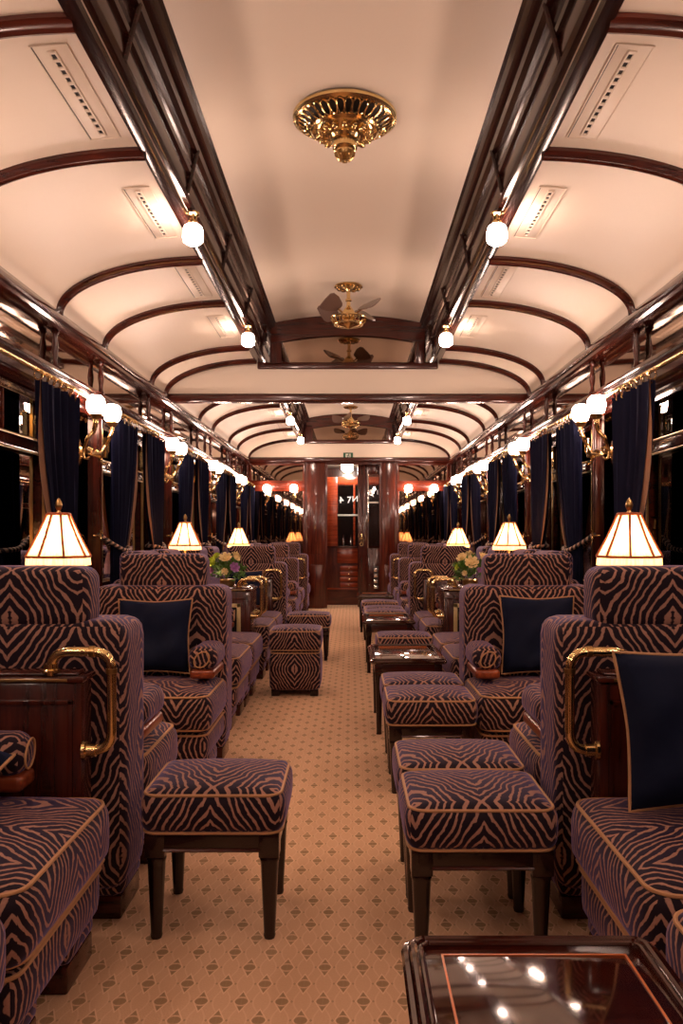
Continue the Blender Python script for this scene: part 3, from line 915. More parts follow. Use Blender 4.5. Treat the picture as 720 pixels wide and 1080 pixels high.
# ---- brass rods, curtains, tiebacks
def curtain_mesh(wtop, wtie, seed, z_top, z_bot, z_tie, anchor):
    """hangs in the YZ plane, local y 0 at the pier side, growing into the window by +1*anchor"""
    rnd = random.Random(seed)
    nu, nv = 64, 26
    ph = rnd.uniform(0, 6)
    b = bmesh.new(); g = []
    for j in range(nv+1):
        z = z_top + (z_bot-z_top)*j/nv
        t = (z_top-z)/(z_top-z_tie)
        if t <= 1: w = wtop + (wtie-wtop)*(t**1.7)
        else: w = wtie + (wtop*0.55-wtie)*min(1, (t-1)/0.5)
        row = []
        for i in range(nu+1):
            u = i/nu
            f = sin(u*2*pi*6.0+ph) + 0.45*sin(u*2*pi*11+ph*1.7+t*1.2)
            d = (0.016+0.006*t)*f*(1-0.35*min(1, t))
            row.append(b.verts.new((d, anchor*(u*w + (0.02*t if t < 1 else 0.02)), z)))
        g.append(row)
    for j in range(nv):
        for i in range(nu): b.faces.new((g[j][i], g[j][i+1], g[j+1][i+1], g[j+1][i]))
    bmesh.ops.solidify(b, geom=list(b.faces), thickness=0.004)
    return b

def make_curtain(anchor, seed):
    r = empty('curtain')
    zt, zb, zi = Z(0.648), 0.42, 0.86
    link('drape', curtain_mesh(0.47, 0.24, seed, zt, zb, zi, anchor), M['curtain'], r)
    # tan lining turned out along the window edge
    b = bmesh.new(); g = []
    for j in range(21):
        z = zt + (zb-zt)*j/20; t = (zt-z)/(zt-zi)
        w = 0.47 + (0.24-0.47)*(min(t, 1)**1.7)
        k = 0.006 + 0.075*max(0, sin(min(1, t)*pi*0.9))**1.2
        g.append([b.verts.new((0.012+0.006*sin(q*3), anchor*(w + (0.02*t if t < 1 else 0.02) - 0.012 + k*q/3), z)) for q in range(4)])
    for a, c in zip(g[:-1], g[1:]):
        for i in range(3): b.faces.new((a[i], a[i+1], c[i+1], c[i]))
    bmesh.ops.solidify(b, geom=list(b.faces), thickness=0.003)
    link('lining', b, M['lining'], r)
    for i in range(7):
        y = anchor*(0.02+0.43*i/6)
        rb = tube([(0.019*sin(a), y+0.003*cos(a), Z(0.669)+0.022*cos(a)) for a in [2*pi*q/14 for q in range(14)]], 0.0035, 6, closed=True)
        tube([(0, y, Z(0.650)), (0.006, y, Z(0.640)), (0, y+0.004, Z(0.630))], 0.005, 6, bm=rb)
        link('ring', rb, M['brass'], r)
    return Stamp(r)
CS = {1: make_curtain(1, 3), -1: make_curtain(-1, 8)}
RODX = 1.262

def make_tieback(anchor):
    r = empty('curtain_tieback')
    # rope from the hook on the pilaster round the drape, knot, tassel
    a = anchor
    pts = [(0.055, -0.035*a, 0.965), (0.02, 0.0, 0.93), (-0.035, 0.07*a, 0.885), (-0.05, 0.16*a, 0.872), (-0.035, 0.245*a, 0.885), (0.0, 0.275*a, 0.89), (0.04, 0.25*a, 0.89), (0.052, 0.14*a, 0.90), (0.056, 0.02*a, 0.95), (0.058, -0.035*a, 0.963)]
    P = [Vector(p) for p in pts]; D = []
    for i in range(len(P)-1):
        p0, p1, p2, p3 = P[max(0, i-1)], P[i], P[i+1], P[min(len(P)-1, i+2)]
        for j in range(6):
            t = j/6
            D.append(0.5*((2*p1)+(p2-p0)*t+(2*p0-5*p1+4*p2-p3)*t*t+(3*p1-p0-3*p2+p3)*t**3))
    link('rope', tube(D, 0.011, 9), M['rope'], r)
    hb = tube([(0.085, -0.035*a, 0.955), (0.05, -0.037*a, 0.955), (0.042, -0.037*a, 0.975)], 0.006, 8)
    lathe([(0, -0.03), (0.009, -0.022), (0.006, 0.0), (0.009, 0.022), (0, 0.03)], 10, bm=hb, c=(0.045, -0.037*a, 0.96))
    link('hook', hb, M['brass'], r)
    tb = lathe([(0.0, 0.90), (0.012, 0.895), (0.017, 0.88), (0.012, 0.865), (0.016, 0.858), (0.026, 0.82), (0.032, 0.76), (0.034, 0.725), (0.028, 0.722), (0.0, 0.73)], 22, c=(-0.055, 0.15*a, -0.02), wob=lambda k, z: 1+(0.06*cos(k*pi) if z < 0.84 else 0))
    link('tassel', tb, M['tassel'], r)
    return Stamp(r)
TS = {1: make_tieback(1), -1: make_tieback(-1)}

wi = 0
wins = [(a, c) for a, c in windows if c > 0.6 and a < Y1-0.5]
for s, side in ((-1, 'left'), (1, 'right')):
    n = 0
    for a, c in wins:
        near_ok = a > 2.9
        oi = 'nearest' if a < 3.0 else ordn[n]
        if a > 2.0: n += 1
        for anchor, y0, which in ((1, a-0.075, 'near'), (-1, c+0.05, 'far')):
            yy = y0
            if c < 2.4:
                if not (anchor == -1): continue
                lb = 'navy velvet curtain on the %s wall beside the photographer' % side
                lt = 'twisted rope tieback on the %s curtain beside the photographer' % side
            else:
                if a < 2.9 and anchor == 1: continue
                if yy + anchor*0.47 > Y1-0.02: yy = Y1-0.03-0.47
                lb = 'navy velvet curtain at the %s side of the %s visible window on the %s' % (which, oi, side)
                lt = 'black and tan rope tieback with tassel on the %s curtain of the %s %s window' % (which, oi, side)
            st = CS[anchor*(1 if s < 0 else -1)]
            rz = 0 if s < 0 else pi
            o = st.place((s*RODX, yy, 0), rz, lb, 'curtain', 'navy window curtains')
            o2 = copy_tree(TS[anchor*s].root) if TS[anchor*s].used else TS[anchor*s].root
            TS[anchor*s].used = True
            o2.location = (s*RODX, yy, 0); o2.rotation_euler = (0, 0, 0 if s > 0 else pi)
            tag(o2, lt, 'tieback', 'rope curtain tiebacks')
for s, side in ((-1, 'left'), (1, 'right')):
    r = empty('curtain_rod', (s*RODX, 0, Z(0.685)))
    tag(r, 'long polished brass curtain rod under the %s cornice' % side, 'curtain rod', 'curtain rods')
    link('rod', tube([(0, Y0+0.1, 0), (0, Y1-0.08, 0)], 0.0105, 12), M['brass'], r)
    for y in posts:
        b = tube([(0, y, 0), (s*0.03, y, -0.004), (s*0.066, y, 0.0)], 0.006, 8)
        lathe([(0.016, -0.006), (0.018, 0.0), (0.016, 0.006)], 12, bm=b, c=(0, y, 0))
        link('bracket', b, M['brass'], r)

# ---- brass ventilator on the near ceiling
r = empty('ceiling_ventilator', (0.024 + (363.5-370)*3.125/FPX, 3.125, Z(1.612)))
tag(r, 'round pierced brass ventilator hanging from the near centre ceiling', 'ventilator')
link('rim', lathe([(0.150, 0.004), (0.192, 0.002), (0.200, -0.006), (0.199, -0.016), (0.188, -0.021), (0.183, -0.018), (0.176, -0.022)], 56), M['brass'], r)
b = bmesh.new()
n = 34
for i in range(n):                            # the pierced band: oval openings between slim loops
    a = 2*pi*i/n
    P = []
    for q in range(14):
        t = 2*pi*q/14
        rad = 0.152 + 0.026*cos(t); ta = a + 0.0165/0.152*sin(t)*0.92
        P.append((rad*cos(ta), rad*sin(ta), -0.022 - (0.178-rad)*0.62))
    tube(P, 0.0042, 6, closed=True, bm=b)
link('pierced_band', b, M['brass'], r)
link('shell', lathe([(0.178, -0.010), (0.126, -0.040), (0.05, -0.05), (0.0, -0.05)], 40), M['dark_metal'], r)
link('collar', lathe([(0.128, -0.052), (0.131, -0.058), (0.124, -0.064), (0.112, -0.060), (0.105, -0.066), (0.075, -0.080), (0.060, -0.082), (0.052, -0.092), (0.054, -0.098), (0.044, -0.104), (0.043, -0.122), (0.047, -0.126), (0.043, -0.131), (0.036, -0.134), (0.036, -0.140), (0.0, -0.140)], 44), M['brass'], r)
b = bmesh.new()
for i in range(16):
    a = 2*pi*i/16
    c0 = Vector((0.092*cos(a), 0.092*sin(a), -0.078))
    pb = bmesh.new(); bmesh.ops.create_uvsphere(pb, u_segments=10, v_segments=7, radius=1.0)
    mt = Matrix.Translation(c0) @ Matrix.Rotation(a, 4, 'Z') @ Matrix.Diagonal((0.020, 0.012, 0.012, 1))
    bmesh.ops.transform(pb, matrix=mt, verts=pb.verts); merge(b, pb)
link('petal_ring', b, M['brass'], r)
b = bmesh.new()
lathe([(0.0, -0.168), (0.014, -0.168), (0.026, -0.160), (0.033, -0.150), (0.035, -0.140)], 20, bm=b)
for i in range(10):
    a = 2*pi*i/10
    tube([(0.036*cos(a), 0.036*sin(a), -0.138), (0.034*cos(a), 0.034*sin(a), -0.154), (0.018*cos(a), 0.018*sin(a), -0.169)], 0.005, 6, bm=b)
lathe([(0.0, -0.182), (0.007, -0.179), (0.009, -0.173), (0.005, -0.166)], 12, bm=b)
link('finial', b, M['brass_dark'], r)

# ---- brass ceiling fans
def fan_stamp():
    r = empty('ceiling_fan')
    b = lathe([(0.0, 0.002), (0.088, 0.002), (0.092, -0.006), (0.080, -0.012), (0.050, -0.016), (0.024, -0.022), (0.018, -0.034), (0.0, -0.035)], 32)
    for i in range(12):
        a = 2*pi*i/12
        tube([((0.066+0.013*cos(t))*cos(a+0.16*sin(t)), (0.066+0.013*cos(t))*sin(a+0.16*sin(t)), -0.016) for t in [2*pi*q/10 for q in range(10)]], 0.004, 5, closed=True, bm=b)
    link('rosette', b, M['brass'], r)
    link('stem', lathe([(0.012, -0.03), (0.012, -0.08), (0.020, -0.085), (0.020, -0.095), (0.012, -0.10), (0.014, -0.13), (0.034, -0.155), (0.044, -0.175), (0.046, -0.205), (0.03, -0.215), (0.0, -0.215)], 22), M['brass'], r)
    b = bmesh.new()
    for z, rr in ((-0.205, 0.112), (-0.245, 0.090)):
        tube([(rr*cos(t), rr*sin(t), z) for t in [2*pi*q/36 for q in range(36)]], 0.006, 7, closed=True, bm=b)
    for i in range(20):
        a = 2*pi*i/20
        tube([(0.112*cos(a), 0.112*sin(a), -0.205), (0.108*cos(a+0.08), 0.108*sin(a+0.08), -0.225), (0.090*cos(a), 0.090*sin(a), -0.245)], 0.004, 5, bm=b)
    lathe([(0.088, -0.243), (0.060, -0.258), (0.03, -0.264), (0.014, -0.272), (0.0, -0.275)], 30, bm=b)
    link('gallery', b, M['brass'], r)
    for i in range(4):
        a = R(232 + 90*i)
        bb = bmesh.new()
        # tapering paddle, pitched about its own length
        out = [(0.085, -0.018), (0.10, -0.034), (0.16, -0.060), (0.215, -0.066), (0.235, -0.05), (0.24, 0.0), (0.235, 0.05), (0.215, 0.066), (0.16, 0.060), (0.10, 0.034), (0.085, 0.018)]
        up = [bb.verts.new((x, y, 0.003)) for x, y in out]; dn = [bb.verts.new((x, y, -0.003)) for x, y in out]
        bb.faces.new(up); bb.faces.new(dn[::-1])
        for q in range(len(out)):
            q2 = (q+1) % len(out); bb.faces.new((up[q], dn[q], dn[q2], up[q2]))
        pitch = R(38)
        bmesh.ops.transform(bb, matrix=Matrix.Translation((0, 0, -0.165)) @ Matrix.Rotation(a, 4, 'Z') @ Matrix.Rotation(-R(6), 4, 'Y') @ Matrix.Rotation(pitch, 4, 'X'), verts=bb.verts)
        bl = link('blade', bb, M['blade'], r)
        ib = tube([(0.03, 0, -0.19), (0.07, 0, -0.18), (0.105, 0, -0.168)], 0.006, 6)
        bmesh.ops.transform(ib, matrix=Matrix.Rotation(a, 4, 'Z'), verts=ib.verts)
        link('blade_iron', ib, M['brass'], bl)
    return Stamp(r)
M['blade'] = mat('fan_blade_lacquer', lin((0.42, 0.33, 0.29)), 0.25, coat=0.4)
FS = fan_stamp()
FS.place((0.008, 5.25, Z(1.612)), 0, 'brass ceiling fan with gallery hub near the cream bulkhead', 'ceiling fan', 'ceiling fans')
FS.place((0.02, 10.12, Z(1.612)), R(25), 'distant brass ceiling fan above the end doorway', 'ceiling fan', 'ceiling fans')

# ================================================================== FURNITURE
def pipe(parent, name, x0, x1, y0, y1, r, z, rad=0.0042, wave=0.0):
    pts = rrect(x0, x1, y0, y1, r, z)
    return link(name, tube(pts, rad, 7, closed=True), M['piping'], parent)

CW = 0.259
def armchair_stamp():
    r = empty('armchair')
    z = M['zebra']
    link('seat_base', rbox(-CW+0.012, CW-0.012, -0.300, 0.30, 0.100, 0.222, 0.035, n=10, bulge=0.004), z, r, boxuv=True)
    pipe(r, 'base_piping', -CW+0.010, CW-0.010, -0.302, 0.30, 0.04, 0.208)
    for sg_ in (-1, 1):
        xa, xb = (0.075, CW-0.008) if sg_ > 0 else (-CW+0.008, -0.075)
        f = link('foot', rbox(xa, xb, -0.282, -0.05, 0.052, 0.135, 0.028, n=8), z, r, boxuv=True)
        link('plinth', box(xa+0.006, xb-0.006, -0.276, -0.056, 0.0, 0.058, 0.006), M['wood_x'], f)
        f = link('foot', rbox(xa, xb, 0.10, 0.29, 0.052, 0.135, 0.028, n=8), z, r, boxuv=True)
        link('plinth', box(xa+0.006, xb-0.006, 0.106, 0.284, 0.0, 0.058, 0.006), M['wood_x'], f)
    cu = link('seat_cushion', rbox(-CW, CW, -0.318, 0.12, 0.216, 0.362, 0.042, dome=0.022, n=16, bulge=0.008), z, r, boxuv=True)
    pipe(cu, 'top_piping', -CW+0.008, CW-0.008, -0.311, 0.11, 0.05, 0.352)
    pipe(cu, 'bottom_piping', -CW+0.008, CW-0.008, -0.311, 0.11, 0.05, 0.230)
    link('backrest', rbox(-CW, CW, 0.085, 0.315, 0.075, 0.742, 0.045, n=16), z, r, boxuv=True)
    link('headrest', rbox(-0.171, 0.171, 0.160, 0.300, 0.715, 0.876, 0.038, n=14), z, r, boxuv=True)
    for sg_ in (-1, 1):
        a = link('arm', rbox(sg_*0.207-0.052, sg_*0.207+0.052, -0.150, 0.11, 0.422, 0.516, 0.040, n=12), z, r, boxuv=True)
        link('arm_rail', box(sg_*0.207-0.044, sg_*0.207+0.044, -0.146, 0.10, 0.392, 0.428, 0.012, 3), M['armwood'], a)
        pp = [(sg_*0.207+0.026*cos(t)+0.008*sin(t), -0.1495, 0.469+0.031*sin(t)) for t in [2*pi*q/22 for q in range(22)]]
        link('arm_piping', tube(pp, 0.0026, 6, closed=True), M['piping'], a)
    return Stamp(r)
AS = armchair_stamp()
def chair(x, y, face, label):
    """face: 0 towards the camera, pi away, +-pi/2 towards the aisle"""
    o = AS.place((x, y, 0), face, label, 'armchair', 'zebra velvet armchairs')
    o.scale = (1.10 if abs(abs(face)-pi/2) > 0.1 else 1.0, 1, 1)
    return o

CABS = [1.925, 5.22, 6.53, 9.80]
for s, side in ((-1, 'left'), (1, 'right')):
    aisle = -pi/2 if s > 0 else pi/2
    ax = s*(0.520+0.318)
    fx = s*0.787
    chair(ax, 1.055, aisle, 'zebra armchair facing the aisle, cut off at the lower %s edge' % side)
    chair(ax, 1.605, aisle, 'large zebra armchair facing the aisle before the nearest %s cabinet' % side)
    chair(s*0.815, 2.305, pi, 'zebra armchair seen from behind, back against the nearest %s cabinet' % side)
    chair(fx, 3.335, 0, 'zebra armchair facing the camera with navy pillow, on the %s' % side)
    chair(ax, 4.235, aisle, 'zebra armchair facing the aisle right behind the %s armchair with the navy pillow' % side)
    chair(ax, 4.775, aisle, 'zebra armchair facing the aisle next to the %s cabinet with flowers' % side)
    chair(ax, 5.680, aisle, 'zebra armchair facing the aisle just beyond the %s cabinet with flowers' % side)
    chair(ax, 6.208, aisle, 'zebra armchair facing the aisle, before the single-railed distant %s cabinet' % side)
    chair(fx, 6.925, pi, 'zebra armchair seen from behind at the distant single-railed cabinet, %s side' % side)
    chair(fx, 7.980, 0, 'distant zebra armchair facing the camera beyond the third lamp, %s side' % side)
    chair(ax, 8.62, aisle, 'far zebra armchair facing the aisle behind the distant camera-facing chair, %s side' % side)
    chair(ax, 9.30, aisle, 'far zebra armchair facing the aisle before the last %s cabinet' % side)
    chair(fx, 10.20, pi, 'last zebra armchair by the %s end mirror' % side)

# ---- mahogany cabinets with brass rails
def cabinet(s, y, depth, two, label, panel=False):
    r = empty('cabinet', (s*0.60, y, 0))
    tag(r, label, 'cabinet', 'mahogany cabinets between the chairs')
    d = depth/2; L = 0.61; top = 0.612
    X = lambda a, b: (min(s*a, s*b), max(s*a, s*b))
    b = box(*X(0.0, L), -d, d, 0.0, top, 0.006)
    link('body', b, M['wood_z'], r)
    b = box(*X(-0.008, L), -d-0.010, d+0.010, top, top+0.014, 0.005)
    box(*X(0.012, L), -d+0.004, d-0.004, top+0.014, top+0.022, 0.004, bm=b)
    link('top', b, M['wood_x'], r)
    link('edge_strip', box(*X(0.03, L), -d-0.012, -d-0.008, top+0.003, top+0.010, 0.001), M['brass_dark'], r)
    b = bmesh.new()
    for q in (-d-0.006, d-0.002):
        box(*X(0.02, 0.032), q, q+0.008, 0.06, top-0.04, 0.002, bm=b)
        box(*X(0.02, L-0.02), q, q+0.008, top-0.052, top-0.04, 0.002, bm=b)
        box(*X(0.02, L-0.02), q, q+0.008, 0.06, 0.072, 0.002, bm=b)
    link('panel_moulding', b, M['wood_z'], r)
    if panel:
        b = bmesh.new()
        box(*X(0.060, 0.084), -d-0.009, -d, 0.30, 0.535, 0.002, bm=b)
        box(*X(0.060, 0.50), -d-0.009, -d, 0.511, 0.535, 0.002, bm=b)
        link('cream_inlay_frame', b, M['cream'], r)
        link('dark_inset', box(*X(0.084, 0.50), -d-0.006, -d, 0.30, 0.511), M['black'], r, smooth=False)
        b = bmesh.new()
        box(*X(-0.004, 0.002), -d+0.05, d-0.05, 0.40, 0.46, 0.002, bm=b)
        link('mirror_inset', b, M['chrome'], r)
    ys = (-d+0.03, d-0.03) if two else (-d+0.012,)
    for q in ys:
        pts = arc_path([(s*0.075, q, top+0.015), (s*0.075, q, 0.682), (-s*0.066, q, 0.682), (-s*0.066, q, 0.452), (-s*0.0, q, 0.452)], 0.045, 7)
        hb = tube(pts, 0.0115, 12)
        h = link('handle', hb, M['brass'], r)
        fb = lathe([(0.0, 0.0), (0.021, 0.0), (0.021, 0.006), (0.016, 0.009), (0.016, 0.02), (0.0, 0.02)], 16, c=(s*0.075, q, top+0.022))
        link('flange', fb, M['brass'], h)
        c2 = lathe([(0.0, 0.0), (0.022, 0.0), (0.022, 0.007), (0.015, 0.010), (0.015, 0.03), (0.0, 0.03)], 16)
        bmesh.ops.transform(c2, matrix=Matrix.Translation((0, q, 0.452)) @ Matrix.Rotation(-s*pi/2, 4, 'Y'), verts=c2.verts)
        link('flange', c2, M['brass'], h)
        for (px, pz, dx_, dz_) in ((-s*0.021, 0.682, 1, 0), (-s*0.066, 0.637, 0, 1)):
            link('joint', tube([(px-0.006*dx_, q, pz-0.006*dz_), (px+0.006*dx_, q, pz+0.006*dz_)], 0.0135, 12), M['brass_dark'], h)
    return r
for s, side in ((-1, 'left'), (1, 'right')):
    cabinet(s, 1.927, 0.075, False, 'nearest mahogany cabinet with a brass grab rail, on the %s' % side)
    cabinet(s, 5.225, 0.33, True, 'mahogany cabinet with double brass rails under the %s flowers' % side, True)
    cabinet(s, 6.535, 0.08, False, 'distant mahogany cabinet with single brass rail beyond the flowers, %s side' % side)
    cabinet(s, 9.80, 0.08, False, 'last mahogany cabinet with brass rail near the %s end mirror' % side)

# ---- small lamp tables by the windows
def lamp_table():
    r = empty('lamp_table')
    b = box(-0.20, 0.20, -0.135, 0.135, 0.60, 0.622, 0.008, 3)
    link('table_top', b, M['wood_x'], r)
    link('apron', box(-0.175, 0.175, -0.115, 0.115, 0.545, 0.60, 0.004), M['wood_x'], r)
    for sx in (-1, 1):
        for sy in (-1, 1):
            link('leg', lathe([(0.012, 0.0), (0.014, 0.02), (0.011, 0.03), (0.017, 0.30), (0.018, 0.50), (0.018, 0.56)], 12, c=(sx*0.155, sy*0.095, 0)), M['leg'], r)
    return Stamp(r)
LT = lamp_table()
for s, side in ((-1, 'left'), (1, 'right')):
    LT.place((s*1.06, 2.79, 0), 0, 'small mahogany table under the large lamp between the nearest %s facing armchairs' % side, 'side table', 'lamp tables')
    LT.place((s*1.06, 7.44, 0), 0, 'small mahogany lamp table holding the third %s lamp' % side, 'side table', 'lamp tables')

# ---- table lamps
def lamp_stamp():
    r = empty('table_lamp')
    link('base', lathe([(0.0, 0.0), (0.058, 0.0), (0.060, 0.008), (0.050, 0.016), (0.026, 0.026), (0.016, 0.040), (0.012, 0.055), (0.0, 0.055)], 26), M['brass'], r)
    link('stem', lathe([(0.010, 0.05), (0.014, 0.07), (0.009, 0.085), (0.008, 0.18), (0.013, 0.20), (0.009, 0.215), (0.008, 0.29), (0.0, 0.29)], 16), M['brass'], r)
    zb, zt, rb, rt = 0.230, 0.405, 0.1055, 0.036
    N = 8
    b = bmesh.new(); uv = b.loops.layers.uv.verify()
    rows = []; nseg = N*4
    band = 0.030
    prof = [(rb+0.002, zb), (rb, zb+band)] + [(rb + (rt-rb)*t - 0.003*sin(pi*t), zb+band + (zt-zb-band)*t) for t in [i/10 for i in range(1, 11)]]
    for r_, z_ in prof:
        ring = []
        for k in range(nseg):
            a = 2*pi*(k+0.5*0)/nseg + pi/N
            ph = ((k % 4)/4.0)
            # straight chords between the ribs give the faceted cone
            f = cos(pi/N)/cos(((ph)*2*pi/N) - pi/N)
            ring.append(b.verts.new((r_*f*cos(a), r_*f*sin(a), z_)))
        rows.append(ring)
    for j, (a, c) in enumerate(zip(rows[:-1], rows[1:])):
        for k in range(nseg):
            k2 = (k+1) % nseg
            f = b.faces.new((a[k], a[k2], c[k2], c[k]))
            for l, (u_, v_) in zip(f.loops, ((k/nseg, j/12), ((k+1)/nseg, j/12), ((k+1)/nseg, (j+1)/12), (k/nseg, (j+1)/12))): l[uv].uv = (u_, v_)
    sh = link('shade', b, M['shade'], r)
    b = bmesh.new()
    for k in range(N):
        a = 2*pi*k/N + pi/N
        tube([((r_+0.001)*cos(a), (r_+0.001)*sin(a), z_) for r_, z_ in prof[1:]], 0.0046, 6, bm=b)
    for r_, z_, t_ in ((rb, zb+band, 0.0046), (rt+0.001, zt, 0.005)):
        tube([(r_*cos(pi/N)/cos(((q % 4)/4)*2*pi/N - pi/N)*cos(2*pi*q/nseg+pi/N), r_*cos(pi/N)/cos(((q % 4)/4)*2*pi/N - pi/N)*sin(2*pi*q/nseg+pi/N), z_) for q in range(nseg)], t_, 6, closed=True, bm=b)
    link('braid', b, M['braid'], sh)
    link('top_disc', lathe([(0.0, zt+0.002), (rt, zt+0.002), (rt, zt-0.002), (0.0, zt-0.002)], 20), M['braid'], sh)
    link('finial', lathe([(0.0, zt), (0.010, zt+0.003), (0.006, zt+0.012), (0.010, zt+0.020), (0.013, zt+0.030), (0.010, zt+0.042), (0.004, zt+0.052), (0.0, zt+0.055)], 14), M['brass_dark'], r)
    ld = bpy.data.lights.new('lamp_bulb', 'POINT'); ld.energy = LAMP_W; ld.color = (1.0, 0.66, 0.40); ld.shadow_soft_size = 0.022
    lo = bpy.data.objects.new('lamp_bulb', ld); COL.objects.link(lo); lo.parent = r; lo.location = (0, 0, 0.305)
    return Stamp(r)
TL = lamp_stamp()
for s, side in ((-1, 'left'), (1, 'right')):
    TL.place((s*0.972, 2.78, 0.622), R(6), 'large pleated lamp glowing above the nearest %s armchair back' % side, 'table lamp', 'pleated table lamps')
    TL.place((s*1.035, 5.21, 0.635), R(6), 'glowing pleated lamp beside the flowers, second along the %s wall' % side, 'table lamp', 'pleated table lamps')
    TL.place((s*1.000, 7.44, 0.622), R(6), 'smaller glowing pleated lamp farthest along the %s side' % side, 'table lamp', 'pleated table lamps')

# ---- flower bouquets
def bouquet(loc, seed, label, mixk):
    rnd = random.Random(seed)
    r = empty('flower_bouquet', loc)
    tag(r, label, 'flowers', 'bouquets on the cabinets')
    link('vase', lathe([(0.0, 0.0), (0.040, 0.0), (0.048, 0.012), (0.050, 0.04), (0.046, 0.045), (0.0, 0.03)], 22), M['brass_dark'], r)
    b = bmesh.new()
    for i in range(230):
        th = rnd.uniform(0, 2*pi); el = math.asin(rnd.uniform(-0.45, 1)); rr = rnd.uniform(0.075, 0.118)
        c = Vector((rr*cos(el)*cos(th), rr*cos(el)*sin(th), 0.090+rr*sin(el)*0.95))
        d = (c-Vector((0, 0, 0.08))).normalized(); d = (d + Vector((rnd.uniform(-.6, .6), rnd.uniform(-.6, .6), rnd.uniform(-.4, .6)))).normalized()
        sd = d.cross(Vector((rnd.uniform(-1, 1), rnd.uniform(-1, 1), 1))).normalized(); nn = d.cross(sd)
        L = rnd.uniform(0.028, 0.055); w = L*rnd.uniform(0.2, 0.36)
        pts = [c-d*L*0.5, c+sd*w*0.8+nn*0.004, c+d*L*0.5-nn*0.006, c-sd*w*0.8+nn*0.004, c+nn*0.0]
        v = [b.verts.new(p) for p in pts]
        for q in range(4): b.faces.new((v[q], v[(q+1) % 4], v[4]))
    for i in range(40):
        th = rnd.uniform(0, 2*pi); q = rnd.uniform(0.3, 1)
        tube([(0, 0, 0.06), (0.05*q*cos(th), 0.05*q*sin(th), 0.10), (0.085*q*cos(th), 0.085*q*sin(th), 0.15)], 0.0022, 5, bm=b)
    link('foliage', b, M['leaf'], r)
    def bloom(c, rad, m, name, rings=3):
        bb = bmesh.new()
        up = (Vector(c)-Vector((0, 0, 0.09))).normalized()
        rot = up.to_track_quat('Z', 'Y').to_matrix().to_4x4()
        for ring in range(rings):
            n = 3+ring*2; rr = rad*(0.22+0.26*ring); hgt = rad*(0.95-0.22*ring)
            for k in range(n):
                a = 2*pi*(k+0.5*(ring % 2))/n
                grid = []
                for i in range(4):
                    t = i/3
                    row = []
                    for j in range(4):
                        sdd = (j/3-0.5)*2
                        ang = a + sdd*(pi/n)*1.25*sin(pi*(0.25+0.6*t))
                        q = rr*(0.35+0.75*t)+(0.10*rad*(t**3))*(ring+1)*0.5
                        row.append(bb.verts.new(rot @ Vector((q*cos(ang), q*sin(ang), -rad*0.3+hgt*t*(1-0.10*abs(sdd))*1.15)) + Vector(c)))
                    grid.append(row)
                for i in range(3):
                    for j in range(3): bb.faces.new((grid[i][j], grid[i][j+1], grid[i+1][j+1], grid[i+1][j]))
        sph = bmesh.new(); bmesh.ops.create_uvsphere(sph, u_segments=10, v_segments=7, radius=rad*0.42)
        bmesh.ops.translate(sph, vec=Vector(c), verts=sph.verts); merge(bb, sph)
        link(name, bb, m, r)
    for c, rad, m, nm in mixk: bloom((c[0], c[1]-0.012, c[2]-0.022), rad*1.08, M[m], nm)
bouquet((-0.765, 5.21, 0.622+0.012), 5, 'bouquet of cream, lime and mauve blooms on the left cabinet',
        [((0.0, -0.075, 0.205), 0.040, 'rose', 'rose'), ((-0.085, -0.05, 0.175), 0.042, 'lime', 'lime_bloom'), ((-0.055, -0.075, 0.215), 0.026, 'lime', 'lime_bloom'), ((-0.092, -0.03, 0.125), 0.03, 'mauve', 'mauve_bloom'),
         ((0.058, -0.085, 0.145), 0.032, 'mauve', 'mauve_bloom'), ((0.07, -0.06, 0.20), 0.022, 'rose', 'rose'), ((0.0, -0.10, 0.12), 0.022, 'rose', 'small_bloom'), ((0.05, 0.04, 0.215), 0.035, 'rose', 'rose'), ((-0.03, 0.06, 0.21), 0.034, 'mauve', 'mauve_bloom')])
bouquet((0.785, 5.21, 0.634), 11, 'bouquet of large cream roses among dark leaves on the right cabinet',
        [((-0.005, -0.085, 0.175), 0.044, 'rose', 'rose'), ((-0.060, -0.05, 0.205), 0.036, 'rose', 'rose'), ((0.075, -0.04, 0.205), 0.040, 'rose', 'rose'), ((-0.088, -0.04, 0.145), 0.022, 'lime', 'lime_bloom'),
         ((0.04, -0.095, 0.13), 0.018, 'mauve', 'mauve_bloom'), ((0.0, 0.05, 0.22), 0.036, 'rose', 'rose'), ((-0.05, -0.10, 0.11), 0.018, 'rose', 'small_bloom')])

